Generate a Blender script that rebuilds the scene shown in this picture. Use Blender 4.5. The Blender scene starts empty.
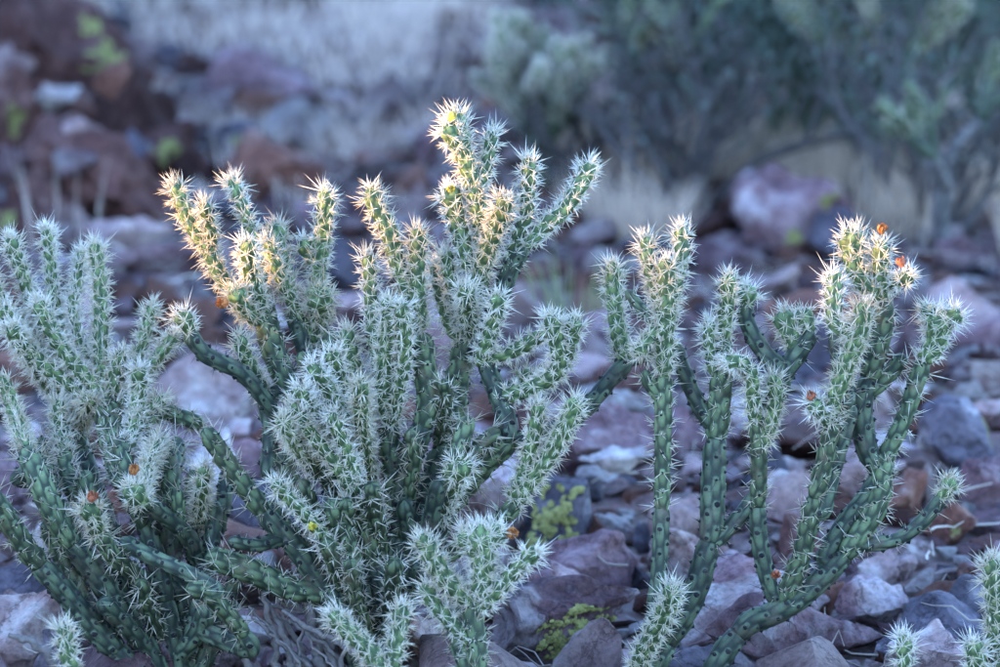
import bpy, bmesh, math, random
import numpy as np
from mathutils import Vector, Matrix, noise
from mathutils.bvhtree import BVHTree

R = math.radians
SC = bpy.context.scene
COL = SC.collection
rng = random.Random(7)
nrng = np.random.default_rng(11)

# ------------------------------------------------------------------ camera
D = 5.5                      # metres to the plants
PX = 0.0011                  # metres per photograph pixel at that distance
PITCH = R(9.6)
CAM_Z = 1.315
cam_data = bpy.data.cameras.new('camera')
cam = bpy.data.objects.new('camera', cam_data)
COL.objects.link(cam)
cam.location = (0, 0, CAM_Z)
cam.rotation_euler = (R(90) - PITCH, 0, 0)
cam_data.lens = 180
cam_data.sensor_width = 36
cam_data.clip_end = 2000
cam_data.dof.use_dof = True
cam_data.dof.focus_distance = D - 0.02
cam_data.dof.aperture_fstop = 5.4
cam_data.dof.aperture_blades = 9
SC.camera = cam

# ------------------------------------------------------------------ light
SUN_EL, SUN_AZ = R(6.5), R(25)          # low sun from the left, a little from the camera's side
sun_dir = Vector((-math.cos(SUN_EL) * math.cos(SUN_AZ), -math.cos(SUN_EL) * math.sin(SUN_AZ), math.sin(SUN_EL)))
sd = bpy.data.lights.new('sun', 'SUN')
sd.energy = 1.15
sd.angle = R(0.55)
sd.color = (1.0, 0.58, 0.20)
sun = bpy.data.objects.new('sun', sd)
COL.objects.link(sun)
sun.rotation_euler = sun_dir.to_track_quat('Z', 'Y').to_euler()
world = bpy.data.worlds.new('World')
SC.world = world
world.use_nodes = True
wn = world.node_tree
for n in list(wn.nodes):
    wn.nodes.remove(n)
sky = wn.nodes.new('ShaderNodeTexSky')
sky.sky_type = 'NISHITA'
sky.sun_disc = False
sky.sun_elevation = SUN_EL
sky.sun_rotation = math.atan2(sun_dir.x, sun_dir.y)
sky.altitude = 800
sky.ozone_density = 2.6
sky.dust_density = 0.4
bgn = wn.nodes.new('ShaderNodeBackground')
bgn.inputs['Strength'].default_value = 0.15
won = wn.nodes.new('ShaderNodeOutputWorld')
wn.links.new(sky.outputs[0], bgn.inputs[0])
wn.links.new(bgn.outputs[0], won.inputs[0])
SC.view_settings.view_transform = 'Standard'
SC.view_settings.look = 'None'
SC.view_settings.gamma = 1
SC.view_settings.exposure = 4.05
SC.view_settings.use_white_balance = True      # the camera was set for shade, a touch to magenta
SC.view_settings.white_balance_temperature = 6500
SC.view_settings.white_balance_tint = 25
SC.render.engine = 'CYCLES'
SC.cycles.use_denoising = True
SC.cycles.max_bounces = 5
SC.cycles.diffuse_bounces = 2

# ------------------------------------------------------------------ helpers
CP, SP = math.cos(PITCH), math.sin(PITCH)
def P(px, py, d=0.0):
    """point seen at photograph pixel (px, py), d pixels (1.1 mm each) behind the plane of the plants"""
    z = D + d * PX
    k = z / D * PX
    a, b = (px - 500) * k, (333.5 - py) * k
    return Vector((a, CP * z + SP * b, CAM_Z - SP * z + CP * b))

def hills(x, y):
    """ground height: flat wash with an unseen ridge to the left, shaped to shade all but the upper tips"""
    n1 = noise.noise((x * 0.35, y * 0.35, 1.3)) * 0.06
    n1 += noise.noise((x * 1.3, y * 1.3, 7.1)) * 0.025
    n1 += noise.noise((x * 4.0, y * 4.0, 3.1)) * 0.012
    q = y * math.cos(SUN_AZ) - x * math.sin(SUN_AZ)          # across the sun's path; the saddle is shaped to let sun reach the tips
    crest = SHADE_RIDGE_H + 0.42 * smooth(5.16, 5.25, q) - 0.34 * (min(4.93, max(4.5, q)) - 4.93) - 0.75 * (min(5.16, max(4.93, q)) - 4.93) + 2.4 * smooth(5.4, 7.5, q) + 0.7 * smooth(4.0, 1.5, q)
    crest += 2.2 * smooth(9, 25, y)
    crest += 0.09 * math.exp(-((q - 4.86) / 0.04) ** 2) + 0.09 * math.exp(-((q - 4.965) / 0.045) ** 2)  # crest bumps added to keep the middle and right-hand stems in shade
    crest += 0.05 * noise.noise((0.3, q * 3.1, 4.0)) + 0.03 * noise.noise((2.3, q * 8.0, 4.0))
    u = (x + 9.0)
    prof = math.exp(-(u / 2.3) ** 2) if u > 0 else math.exp(-(u / 14.0) ** 2)
    far = 6.0 * smooth(40, 160, y) + 5 * smooth(30, 120, x)
    return n1 * (1 - prof) + crest * prof + far

def smooth(a, b, v):
    t = max(0.0, min(1.0, (v - a) / (b - a)))
    return t * t * (3 - 2 * t)
SHADE_RIDGE_H = 1.56  # crest height of the unseen ridge, set by where its shadow ends

def G(px, py):
    """ground point seen at a photograph pixel"""
    o = Vector((0, 0, CAM_Z)); v = (P(px, py) - o).normalized()
    t = 3.0
    while t < 60:
        q = o + v * t
        if q.z < hills(q.x, q.y):
            break
        t += 0.03
    return q

def scale_at(q):
    """metres per photograph pixel at a world point"""
    return (q.y * CP - (q.z - CAM_Z) * SP) / D * PX

def mesh_np(name, V, F, mat=None, smooth_shade=True):
    me = bpy.data.meshes.new(name)
    V = np.asarray(V, dtype=np.float32).reshape(-1, 3)
    F = np.asarray(F, dtype=np.int32)
    k = F.shape[1]
    me.vertices.add(len(V)); me.vertices.foreach_set('co', V.ravel())
    me.loops.add(F.size); me.loops.foreach_set('vertex_index', F.ravel())
    me.polygons.add(len(F))
    me.polygons.foreach_set('loop_start', np.arange(0, F.size, k, dtype=np.int32))
    me.polygons.foreach_set('loop_total', np.full(len(F), k, dtype=np.int32))
    me.update(calc_edges=True)
    me.polygons.foreach_set('use_smooth', np.full(len(F), smooth_shade, dtype=bool))
    if mat: me.materials.append(mat)
    return me

def link(name, me, parent=None):
    o = bpy.data.objects.new(name, me)
    COL.objects.link(o)
    if parent is not None:
        o.parent = parent
        o.matrix_parent_inverse = Matrix.Translation(-parent_loc(parent))
    return o

def parent_loc(p):
    v = Vector((0, 0, 0))
    while p is not None:
        if p.get('base') is not None:
            v = v + Vector(p['base'])
        p = p.parent if p.parent else None
        if p is None: break
    return v

def thing(name, loc, label, cat, group=None):
    o = bpy.data.objects.new(name, None)
    o.empty_display_size = 0.05
    COL.objects.link(o)
    o.location = loc
    o['label'] = label; o['category'] = cat
    if group: o['group'] = group
    return o

def tag(o, label, cat, group=None):
    o['label'] = label; o['category'] = cat
    if group: o['group'] = group
    return o

# ------------------------------------------------------------------ materials
def new_mat(name):
    m = bpy.data.materials.new(name); m.use_nodes = True
    nt = m.node_tree
    b = nt.nodes['Principled BSDF']
    b.inputs['Specular IOR Level'].default_value = 0.1
    return m, nt, b

def N(nt, t, **kw):
    n = nt.nodes.new(t)
    for k, v in kw.items():
        if hasattr(n, k) and not k[0].isupper():
            setattr(n, k, v)
        else:
            n.inputs[k.replace('_', ' ')].default_value = v
    return n

def ramp(nt, fac, stops):
    r = nt.nodes.new('ShaderNodeValToRGB')
    el = r.color_ramp.elements
    while len(el) < len(stops): el.new(0.5)
    for e, (p, c) in zip(el, stops):
        e.position = p; e.color = (*c, 1)
    if fac is not None: nt.links.new(fac, r.inputs[0])
    return r

def mix(nt, fac, a, b, mode='MIX'):
    m = nt.nodes.new('ShaderNodeMix'); m.data_type = 'RGBA'; m.blend_type = mode
    for s, i in ((fac, 0), (a, 6), (b, 7)):
        if isinstance(s, (int, float)): m.inputs[i].default_value = s
        elif isinstance(s, tuple): m.inputs[i].default_value = (*s, 1)
        else: nt.links.new(s, m.inputs[i])
    return m.outputs[2]

def rock_mat(name, dark, mid, light, patch, patch_amt=0.55):
    m, nt, b = new_mat(name)
    tc = N(nt, 'ShaderNodeTexCoord'); oi = N(nt, 'ShaderNodeObjectInfo')
    add = N(nt, 'ShaderNodeVectorMath', operation='ADD')
    sc = N(nt, 'ShaderNodeVectorMath', operation='SCALE'); sc.inputs[3].default_value = 37.0
    nt.links.new(oi.outputs['Random'], sc.inputs[0])
    geo = N(nt, 'ShaderNodeNewGeometry')
    nt.links.new(geo.outputs['Position'], add.inputs[0]); nt.links.new(sc.outputs[0], add.inputs[1])
    n1 = N(nt, 'ShaderNodeTexNoise', Scale=17.0, Detail=9.0, Roughness=0.68)
    n2 = N(nt, 'ShaderNodeTexNoise', Scale=9.0, Detail=6.0, Roughness=0.62)
    n3 = N(nt, 'ShaderNodeTexNoise', Scale=120.0, Detail=4.0, Roughness=0.7)
    for n in (n1, n2, n3): nt.links.new(add.outputs[0], n.inputs['Vector'])
    r1 = ramp(nt, n1.outputs[0], [(0.30, dark), (0.5, mid), (0.72, light)])
    pm = ramp(nt, n2.outputs[0], [(patch_amt, (0, 0, 0)), (patch_amt + 0.10, (1, 1, 1))])
    c = mix(nt, pm.outputs[0], r1.outputs[0], patch)
    sp = ramp(nt, n3.outputs[0], [(0.28, (0.45, 0.45, 0.45)), (0.5, (1, 1, 1)), (0.78, (1.45, 1.4, 1.4))])
    c = mix(nt, 0.8, c, sp.outputs[0], 'MULTIPLY')
    wv = N(nt, 'ShaderNodeTexVoronoi', Scale=11.0, feature='DISTANCE_TO_EDGE')
    wp = mix(nt, 0.12, add.outputs[0], n1.outputs['Color'])
    nt.links.new(wp, wv.inputs['Vector'])
    ck = ramp(nt, wv.outputs[0], [(0.0, (0.25, 0.22, 0.24)), (0.035, (1, 1, 1))])
    c = mix(nt, 0.75, c, ck.outputs[0], 'MULTIPLY')
    hv = N(nt, 'ShaderNodeHueSaturation')
    mr = N(nt, 'ShaderNodeMapRange'); mr.inputs[3].default_value = 0.36; mr.inputs[4].default_value = 0.95
    nt.links.new(oi.outputs['Random'], mr.inputs[0]); nt.links.new(mr.outputs[0], hv.inputs['Value'])
    hv.inputs['Saturation'].default_value = 1.2
    nt.links.new(c, hv.inputs['Color'])
    nt.links.new(hv.outputs[0], b.inputs['Base Color'])
    b.inputs['Roughness'].default_value = 0.82
    bp = N(nt, 'ShaderNodeBump', Strength=0.7, Distance=0.004)
    nt.links.new(n3.outputs[0], bp.inputs['Height'])
    bp2 = N(nt, 'ShaderNodeBump', Strength=0.8, Distance=0.012)
    nt.links.new(n1.outputs[0], bp2.inputs['Height']); nt.links.new(bp.outputs[0], bp2.inputs['Normal'])
    nt.links.new(bp2.outputs[0], b.inputs['Normal'])
    return m

ROCK = {
    'purple': rock_mat('purple_brown_rock', (0.075, 0.045, 0.055), (0.23, 0.15, 0.16), (0.42, 0.32, 0.33), (0.46, 0.40, 0.41), 0.53),
    'brown': rock_mat('reddish_brown_rock', (0.07, 0.036, 0.032), (0.22, 0.12, 0.10), (0.38, 0.25, 0.21), (0.38, 0.31, 0.29), 0.57),
    'pink': rock_mat('pinkish_grey_rock', (0.16, 0.105, 0.105), (0.38, 0.28, 0.27), (0.56, 0.46, 0.44), (0.60, 0.54, 0.52), 0.53),
    'pale': rock_mat('pale_grey_rock', (0.26, 0.22, 0.22), (0.52, 0.47, 0.46), (0.74, 0.71, 0.69), (0.36, 0.28, 0.28), 0.56),
    'rust': rock_mat('dark_red_brown_rock', (0.045, 0.022, 0.022), (0.12, 0.066, 0.06), (0.22, 0.14, 0.13), (0.26, 0.20, 0.19), 0.62),
    'slate': rock_mat('dark_slate_rock', (0.04, 0.036, 0.045), (0.11, 0.10, 0.12), (0.23, 0.21, 0.235), (0.40, 0.38, 0.40), 0.58),
}

def stem_mat(name, lo, hi, crease, corky=None):
    m, nt, b = new_mat(name)
    geo = N(nt, 'ShaderNodeNewGeometry')
    oi = N(nt, 'ShaderNodeObjectInfo')
    n1 = N(nt, 'ShaderNodeTexNoise', Scale=55.0, Detail=5.0, Roughness=0.6)
    n2 = N(nt, 'ShaderNodeTexNoise', Scale=400.0, Detail=3.0, Roughness=0.6)
    n3 = N(nt, 'ShaderNodeTexNoise', Scale=22.0, Detail=6.0, Roughness=0.65)
    for n in (n1, n2, n3): nt.links.new(geo.outputs['Position'], n.inputs['Vector'])
    r1 = ramp(nt, n1.outputs[0], [(0.3, lo), (0.7, hi)])
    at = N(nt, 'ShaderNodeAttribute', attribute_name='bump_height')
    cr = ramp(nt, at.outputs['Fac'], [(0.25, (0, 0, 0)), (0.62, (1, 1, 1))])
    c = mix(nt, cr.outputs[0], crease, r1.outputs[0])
    if corky:
        r3 = ramp(nt, n3.outputs[0], [(0.55, (0, 0, 0)), (0.70, (1, 1, 1))])
        c = mix(nt, r3.outputs[0], c, corky)
    sp = ramp(nt, n2.outputs[0], [(0.3, (0.72, 0.72, 0.72)), (0.6, (1.05, 1.05, 1.05))])
    c = mix(nt, 0.6, c, sp.outputs[0], 'MULTIPLY')
    hv = N(nt, 'ShaderNodeHueSaturation')
    mr = N(nt, 'ShaderNodeMapRange'); mr.inputs[3].default_value = 0.8; mr.inputs[4].default_value = 1.2
    nt.links.new(oi.outputs['Random'], mr.inputs[0]); nt.links.new(mr.outputs[0], hv.inputs['Value'])
    nt.links.new(c, hv.inputs['Color']); nt.links.new(hv.outputs[0], b.inputs['Base Color'])
    b.inputs['Roughness'].default_value = 0.55
    b.inputs['Specular IOR Level'].default_value = 0.2
    bp = N(nt, 'ShaderNodeBump', Strength=0.35, Distance=0.001)
    nt.links.new(n2.outputs[0], bp.inputs['Height']); nt.links.new(bp.outputs[0], b.inputs['Normal'])
    return m

STEM = {
    'y': stem_mat('young_green_stem', (0.085, 0.145, 0.06), (0.18, 0.26, 0.11), (0.04, 0.075, 0.035)),
    'm': stem_mat('grown_green_stem', (0.06, 0.095, 0.048), (0.155, 0.215, 0.11), (0.025, 0.04, 0.025), (0.13, 0.11, 0.07)),
    'o': stem_mat('old_grey_green_stem', (0.042, 0.068, 0.042), (0.12, 0.168, 0.102), (0.022, 0.034, 0.027), (0.10, 0.085, 0.064)),
    'w': stem_mat('woody_grey_stem', (0.06, 0.06, 0.062), (0.17, 0.165, 0.16), (0.03, 0.03, 0.032), (0.22, 0.20, 0.19)),
}

def spine_mat(name, a, b_, c_, trans=0.35):
    m, nt, b = new_mat(name)
    geo = N(nt, 'ShaderNodeNewGeometry')
    oi = N(nt, 'ShaderNodeObjectInfo')
    sm = N(nt, 'ShaderNodeMath', operation='MULTIPLY_ADD'); sm.inputs[1].default_value = 0.6
    sb = N(nt, 'ShaderNodeMath', operation='MULTIPLY'); sb.inputs[1].default_value = 0.4
    nt.links.new(oi.outputs['Random'], sb.inputs[0]); nt.links.new(geo.outputs['Random Per Island'], sm.inputs[0]); nt.links.new(sb.outputs[0], sm.inputs[2])
    r = ramp(nt, sm.outputs[0], [(0.05, a), (0.5, b_), (0.95, c_)])
    nt.links.new(r.outputs[0], b.inputs['Base Color'])
    b.inputs['Roughness'].default_value = 0.45
    tr = N(nt, 'ShaderNodeBsdfTranslucent'); nt.links.new(r.outputs[0], tr.inputs[0])
    ms = N(nt, 'ShaderNodeMixShader'); ms.inputs[0].default_value = trans
    nt.links.new(b.outputs[0], ms.inputs[1]); nt.links.new(tr.outputs[0], ms.inputs[2])
    nt.links.new(ms.outputs[0], nt.nodes['Material Output'].inputs[0])
    return m

SPINE = {
    'y': spine_mat('white_straw_spine', (0.52, 0.45, 0.30), (0.79, 0.75, 0.61), (0.90, 0.89, 0.82)),
    'm': spine_mat('tan_spine', (0.34, 0.28, 0.18), (0.60, 0.56, 0.44), (0.80, 0.79, 0.70)),
    'o': spine_mat('dark_spine', (0.025, 0.022, 0.024), (0.06, 0.05, 0.05), (0.20, 0.18, 0.15), 0.1),
}

def plain_mat(name, a, b_, scale=60, rough=0.7, trans=0):
    m, nt, b = new_mat(name)
    geo = N(nt, 'ShaderNodeNewGeometry')
    n1 = N(nt, 'ShaderNodeTexNoise', Scale=float(scale), Detail=5.0)
    nt.links.new(geo.outputs['Position'], n1.inputs['Vector'])
    ad = N(nt, 'ShaderNodeMath', operation='MULTIPLY_ADD'); ad.inputs[1].default_value = 0.5; ad.inputs[2].default_value = 0.0
    nt.links.new(geo.outputs['Random Per Island'], ad.inputs[0])
    ad2 = N(nt, 'ShaderNodeMath', operation='ADD'); nt.links.new(ad.outputs[0], ad2.inputs[0])
    ml = N(nt, 'ShaderNodeMath', operation='MULTIPLY'); ml.inputs[1].default_value = 0.6
    nt.links.new(n1.outputs[0], ml.inputs[0]); nt.links.new(ml.outputs[0], ad2.inputs[1])
    r = ramp(nt, ad2.outputs[0], [(0.2, a), (0.75, b_)])
    nt.links.new(r.outputs[0], b.inputs['Base Color'])
    b.inputs['Roughness'].default_value = rough
    if trans:
        tr = N(nt, 'ShaderNodeBsdfTranslucent'); nt.links.new(r.outputs[0], tr.inputs[0])
        ms = N(nt, 'ShaderNodeMixShader'); ms.inputs[0].default_value = trans
        nt.links.new(b.outputs[0], ms.inputs[1]); nt.links.new(tr.outputs[0], ms.inputs[2])
        nt.links.new(ms.outputs[0], nt.nodes['Material Output'].inputs[0])
    return m

AREOLE_DARK = plain_mat('dark_areole', (0.012, 0.012, 0.016), (0.035, 0.033, 0.036), 300, 0.9)
AREOLE_PALE = plain_mat('pale_areole', (0.30, 0.27, 0.18), (0.52, 0.48, 0.34), 300, 0.9)
FLOWER_ORANGE = plain_mat('dry_orange_petal', (0.26, 0.085, 0.03), (0.58, 0.25, 0.095), 500, 0.6, 0.35)
FLOWER_RED = plain_mat('dry_red_petal', (0.26, 0.07, 0.035), (0.56, 0.20, 0.11), 500, 0.6, 0.35)
BUD_YELLOW = plain_mat('yellow_bud', (0.45, 0.40, 0.05), (0.72, 0.62, 0.12), 200, 0.5, 0.3)
LICHEN = plain_mat('yellow_green_lichen', (0.10, 0.10, 0.035), (0.27, 0.265, 0.095), 60, 0.9)
DRY_GRASS = plain_mat('dry_straw_grass', (0.36, 0.265, 0.20), (0.66, 0.53, 0.42), 2, 0.7, 0.35)
PALE_GRASS = plain_mat('pale_bleached_grass', (0.43, 0.33, 0.28), (0.68, 0.56, 0.48), 2, 0.7, 0.35)
LEAF = plain_mat('dusty_green_leaf', (0.03, 0.055, 0.05), (0.15, 0.21, 0.18), 5, 0.55, 0.3)
LEAF2 = plain_mat('pale_sage_leaf', (0.08, 0.115, 0.085), (0.22, 0.26, 0.20), 5, 0.6, 0.3)
TWIG = plain_mat('dark_twig_bark', (0.03, 0.028, 0.03), (0.11, 0.10, 0.10), 30, 0.85)
TWIG_GREEN = plain_mat('green_twig_bark', (0.045, 0.07, 0.055), (0.12, 0.16, 0.12), 20, 0.7)
DEAD = plain_mat('weathered_dead_wood', (0.02, 0.018, 0.02), (0.20, 0.18, 0.17), 220, 0.85)

def ground_mat():
    m, nt, b = new_mat('stony_desert_soil')
    geo = N(nt, 'ShaderNodeNewGeometry')
    n1 = N(nt, 'ShaderNodeTexNoise', Scale=1.4, Detail=8.0, Roughness=0.65)
    n2 = N(nt, 'ShaderNodeTexNoise', Scale=45.0, Detail=6.0, Roughness=0.7)
    vo = N(nt, 'ShaderNodeTexVoronoi', Scale=28.0)
    for n in (n1, n2, vo): nt.links.new(geo.outputs['Position'], n.inputs['Vector'])
    a = ramp(nt, n1.outputs[0], [(0.3, (0.16, 0.10, 0.092)), (0.5, (0.28, 0.20, 0.185)), (0.7, (0.42, 0.33, 0.30))])
    hv = N(nt, 'ShaderNodeHueSaturation', Saturation=0.35, Value=0.95)
    nt.links.new(vo.outputs['Color'], hv.inputs['Color'])
    c = mix(nt, 0.45, a.outputs[0], hv.outputs[0], 'MULTIPLY')
    s = ramp(nt, n2.outputs[0], [(0.3, (0.5, 0.5, 0.5)), (0.6, (1.15, 1.12, 1.1))])
    c = mix(nt, 0.8, c, s.outputs[0], 'MULTIPLY')
    nt.links.new(c, b.inputs['Base Color'])
    b.inputs['Roughness'].default_value = 0.9
    bp = N(nt, 'ShaderNodeBump', Strength=0.8, Distance=0.02)
    nt.links.new(n2.outputs[0], bp.inputs['Height']); nt.links.new(bp.outputs[0], b.inputs['Normal'])
    return m

# ------------------------------------------------------------------ ground
def build_ground():
    def axis(lo, hi, clo, chi, step):
        core = list(np.arange(clo, chi + 1e-6, step))
        a, s, v = [], step, clo
        while v > lo:
            s *= 1.22; v -= s; a.append(max(v, lo))
        b, s, v = [], step, chi
        while v < hi:
            s *= 1.22; v += s; b.append(min(v, hi))
        return np.array(a[::-1] + core + b)
    xs = axis(-400, 400, -12, 3.0, 0.1)
    ys = axis(-300, 700, -3.0, 16.0, 0.1)
    V = np.array([(x, y, hills(x, y)) for y in ys for x in xs])
    nx, ny = len(xs), len(ys)
    i = np.arange(ny - 1)[:, None] * nx + np.arange(nx - 1)[None, :]
    F = np.stack([i, i + 1, i + nx + 1, i + nx], -1).reshape(-1, 4)
    o = link('ground', mesh_np('ground', V, F, ground_mat()))
    o['kind'] = 'structure'
    return o
build_ground()

# ------------------------------------------------------------------ rocks
def rock_mesh(seed, flat=0.7, detail=3, rough=0.07):
    r = random.Random(seed)
    bm = bmesh.new()
    n = r.randint(8, 13)
    for _ in range(n):
        v = Vector((r.gauss(0, 1), r.gauss(0, 1), r.gauss(0, 1))).normalized()
        k = r.uniform(0.72, 1.15)
        p = Vector((v.x, v.y, v.z)) * k
        # squarish: push toward a box
        m_ = max(abs(p.x), abs(p.y), abs(p.z))
        p = p.lerp(p / m_ * 0.9, 0.35)
        bm.verts.new((p.x * r.uniform(.9, 1.1), p.y * r.uniform(.7, 1.0), p.z * flat))
    h = bmesh.ops.convex_hull(bm, input=bm.verts)
    bmesh.ops.delete(bm, geom=list({g for g in h['geom_interior'] + h['geom_unused'] if isinstance(g, bmesh.types.BMVert)}), context='VERTS')
    bmesh.ops.dissolve_limit(bm, angle_limit=R(14), verts=bm.verts, edges=bm.edges)
    bmesh.ops.bevel(bm, geom=list(bm.edges), offset=0.025, segments=1, profile=0.6, affect='EDGES', clamp_overlap=True)
    bmesh.ops.triangulate(bm, faces=bm.faces)
    for _ in range(detail):
        long = [e for e in bm.edges if e.calc_length() > 0.13]
        bmesh.ops.subdivide_edges(bm, edges=long, cuts=1)
        bmesh.ops.triangulate(bm, faces=[f for f in bm.faces if len(f.verts) > 3])
    bm.normal_update()
    off = Vector((seed * 3.7, seed * 1.3, 0))
    for v in bm.verts:
        d = noise.noise(v.co * 1.6 + off) * rough * 1.8 + noise.noise(v.co * 4.0 + off) * rough + noise.noise(v.co * 9 + off) * rough * 0.45
        # layered ledges
        d += (abs(noise.noise(Vector((v.co.x * .6, v.co.y * .6, v.co.z * 5.0)) + off)) - 0.2) * rough * 0.8
        v.co += v.normal * d
    # unit width, sitting on z = 0
    xs = [v.co.x for v in bm.verts]; zs = [v.co.z for v in bm.verts]
    w = max(xs) - min(xs)
    for v in bm.verts:
        v.co = Vector((v.co.x / w, v.co.y / w, (v.co.z - min(zs)) / w))
    me = bpy.data.meshes.new('rock')
    bm.to_mesh(me); bm.free()
    me.polygons.foreach_set('use_smooth', np.ones(len(me.polygons), dtype=bool))
    me.set_sharp_from_angle(angle=R(32))
    return me

ROCK_MESH = [rock_mesh(i, f, 3) for i, f in enumerate([0.5, 0.6, 0.7, 0.8, 0.9, 0.55, 0.65, 0.75, 0.85, 0.45, 0.7, 0.6, 0.8, 0.5, 0.65, 0.9])]
FLAT_MESH = [rock_mesh(40 + i, 0.26, 3) for i in range(5)]
BIG_MESH = [rock_mesh(60 + i, f, 4, 0.075) for i, f in enumerate([0.9, 0.8, 0.7, 1.0, 0.6, 0.75])]
_rock_var = {}
ROCKS = []       # (x, y, radius)
ADJ = {'purple': 'purplish brown', 'brown': 'reddish brown', 'pink': 'pinkish grey', 'pale': 'pale grey', 'slate': 'dark slate', 'rust': 'dark red-brown'}

def rock_data(me, cls):
    k = (me.name, cls)
    if k not in _rock_var:
        c = me.copy(); c.materials.clear(); c.materials.append(ROCK[cls]); _rock_var[k] = c
    return _rock_var[k]

def add_rock(q, w, h, cls, label=None, group=None, mesh=None, rz=None, tilt=0.2, sink=0.18, name='rock', r=rng):
    me = mesh or r.choice(ROCK_MESH)
    hz = max(v.co.z for v in me.vertices)
    o = link(name, rock_data(me, cls))
    sz = h / hz if h else w
    o.scale = (w, w * r.uniform(.8, 1.1), sz)
    o.rotation_euler = (r.uniform(-tilt, tilt), r.uniform(-tilt, tilt), r.uniform(0, 6.28) if rz is None else rz)
    o.location = (q.x, q.y, hills(q.x, q.y) - sink * (h or w * hz))
    ROCKS.append((q.x, q.y, w * 0.5))
    if label:
        tag(o, label, 'rock', group)
    return o

# the rocks that can be told apart in the photograph: base pixel (x, y), width, height in pixels
KEY = {}
def key_rock(key, px, py, w, h, cls, label, mesh=None, rz=None, tilt=0.12, name='rock', sink=0.15, lift=0):
    q = G(px, py)
    s = scale_at(q)
    q = Vector((q.x, q.y + w * s * 0.3, q.z))
    o = add_rock(q, w * s, h * s / (1 - sink), cls, label, None, mesh, rz, tilt, sink, name)
    o.location.z += lift
    KEY[key] = o
    return o
B, FL, RM = BIG_MESH, FLAT_MESH, ROCK_MESH
key_rock('outcrop', 60, 168, 215, 205, 'rust', 'tall red-brown boulder heading the outcrop, lichen near its top', B[2], 2.3, 0.05, 'boulder')
key_rock('outcrop_f', 128, 182, 125, 112, 'rust', 'dark red boulder stepping down beside the tall lichened boulder', B[5], 1.1, 0.25, 'boulder')
key_rock('outcrop_b', 10, 190, 130, 120, 'rust', 'reddish brown boulder at the foot of the tall lichened boulder', B[1], 1.0, 0.1, 'boulder')
key_rock('outcrop_c', 108, 240, 170, 112, 'rust', 'dark red-brown block in front of the tall outcrop boulder', B[0], 2.9, 0.15, 'boulder')
key_rock('outcrop_d', 34, 250, 130, 76, 'rust', 'low dark boulder among the dry stalks of the outcrop', B[4], 0.2, 0.1, 'boulder')
key_rock('outcrop_e', 168, 190, 90, 66, 'rust', 'brown boulder with a lichen patch beside the outcrop', B[2], 0.9, name='boulder')
key_rock('slab_l', 150, 285, 110, 42, 'purple', 'slanting purplish slab below the outcrop', FL[0], 0.1, 0.05)
key_rock('slab_l2', 115, 262, 90, 45, 'pink', 'pinkish slab tucked under the dark outcrop boulder', FL[1], 0.3, 0.05)
key_rock('blue_round', 292, 150, 85, 48, 'pale', 'rounded pale blue-grey boulder lying on the grassy slope', B[5], 0.8, 0.05, 'boulder')
key_rock('mound', 275, 108, 120, 62, 'purple', 'broad purplish boulder up in the dry grass', B[4], 2.0, 0.08, 'boulder')
key_rock('brown_l', 272, 205, 105, 70, 'brown', 'reddish brown boulder behind the sunlit cholla tips', B[2], 3.0, 0.1, 'boulder')
key_rock('lich_l', 238, 165, 60, 40, 'slate', 'small dark boulder topped with a spot of lichen', B[0], 1.5, 0.1, 'boulder')
key_rock('purple_r', 785, 258, 150, 88, 'purple', 'large purple boulder with lichen behind the branching cholla', B[1], 2.6, 0.12, 'boulder')
key_rock('purple_r2', 842, 268, 70, 60, 'slate', 'grey boulder leaning on the large purple boulder', B[5], 1.2, 0.1, 'boulder')
key_rock('pink_r', 965, 345, 110, 58, 'pink', 'rounded pinkish boulder behind the flat-topped cholla head', B[4], 0.7, 0.1, 'boulder')
key_rock('brush_rock', 605, 150, 110, 105, 'pink', 'weathered pinkish boulder half hidden by background cacti', B[3], 1.9, 0.1, 'boulder')
key_rock('white_slab', 612, 515, 78, 20, 'pale', 'flat white slab bridging a dark gap in the rubble', FL[2], 0.1, 0.03, lift=0.052)
key_rock('gap_l', 588, 556, 40, 48, 'brown', 'brown block holding up one end of the flat white slab', RM[4], 0.4, 0.05)
key_rock('gap_r', 640, 556, 36, 32, 'slate', 'bluish dark stone under the flat white slab', RM[1], 0.9, 0.05)
key_rock('lich_m', 545, 560, 84, 78, 'slate', 'dark rock covered by a bright lichen mat', B[0], 0.2, 0.05)
key_rock('lich_b', 570, 672, 150, 88, 'purple', 'wide purple rock with lichen at its edge, below the white slab', B[1], 0.9, 0.08)
key_rock('purple_b', 590, 612, 130, 66, 'purple', 'cracked purplish block in front of the brown propping block', B[2], 0.5, 0.06)
key_rock('pr3', 735, 625, 110, 62, 'purple', 'purplish grey block between the two forks of the branching cholla', B[5], 0.5, 0.1)
key_rock('pr4', 680, 560, 62, 60, 'pink', 'pale pinkish stone with yellowish stain beside the slim upright stem', RM[7], 0.5)
key_rock('pr5', 800, 678, 170, 76, 'purple', 'broad dark purple rock under the leaning cholla trunk', B[4], 2.9, 0.08)
key_rock('pr6', 872, 640, 72, 54, 'purple', 'wedge of purple rock beside the leaning trunk', RM[0], 0.5)
key_rock('pr7', 825, 622, 52, 36, 'brown', 'small brown stone under the fork of the leaning trunk', RM[5], 0.5)
key_rock('pr8', 880, 590, 42, 36, 'pink', 'small pinkish stone below the bent cholla arm', RM[8], 0.9)
key_rock('pr9', 917, 605, 40, 30, 'pale', 'small white stone below the bent cholla arm', RM[2], 0.1)
key_rock('pr10', 948, 628, 72, 36, 'brown', 'low brown stone beside the small white stone', RM[9], 1.1)
key_rock('pr11', 958, 606, 50, 36, 'brown', 'rusty stone just behind the low brown stone', RM[11], 1.4)
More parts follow.
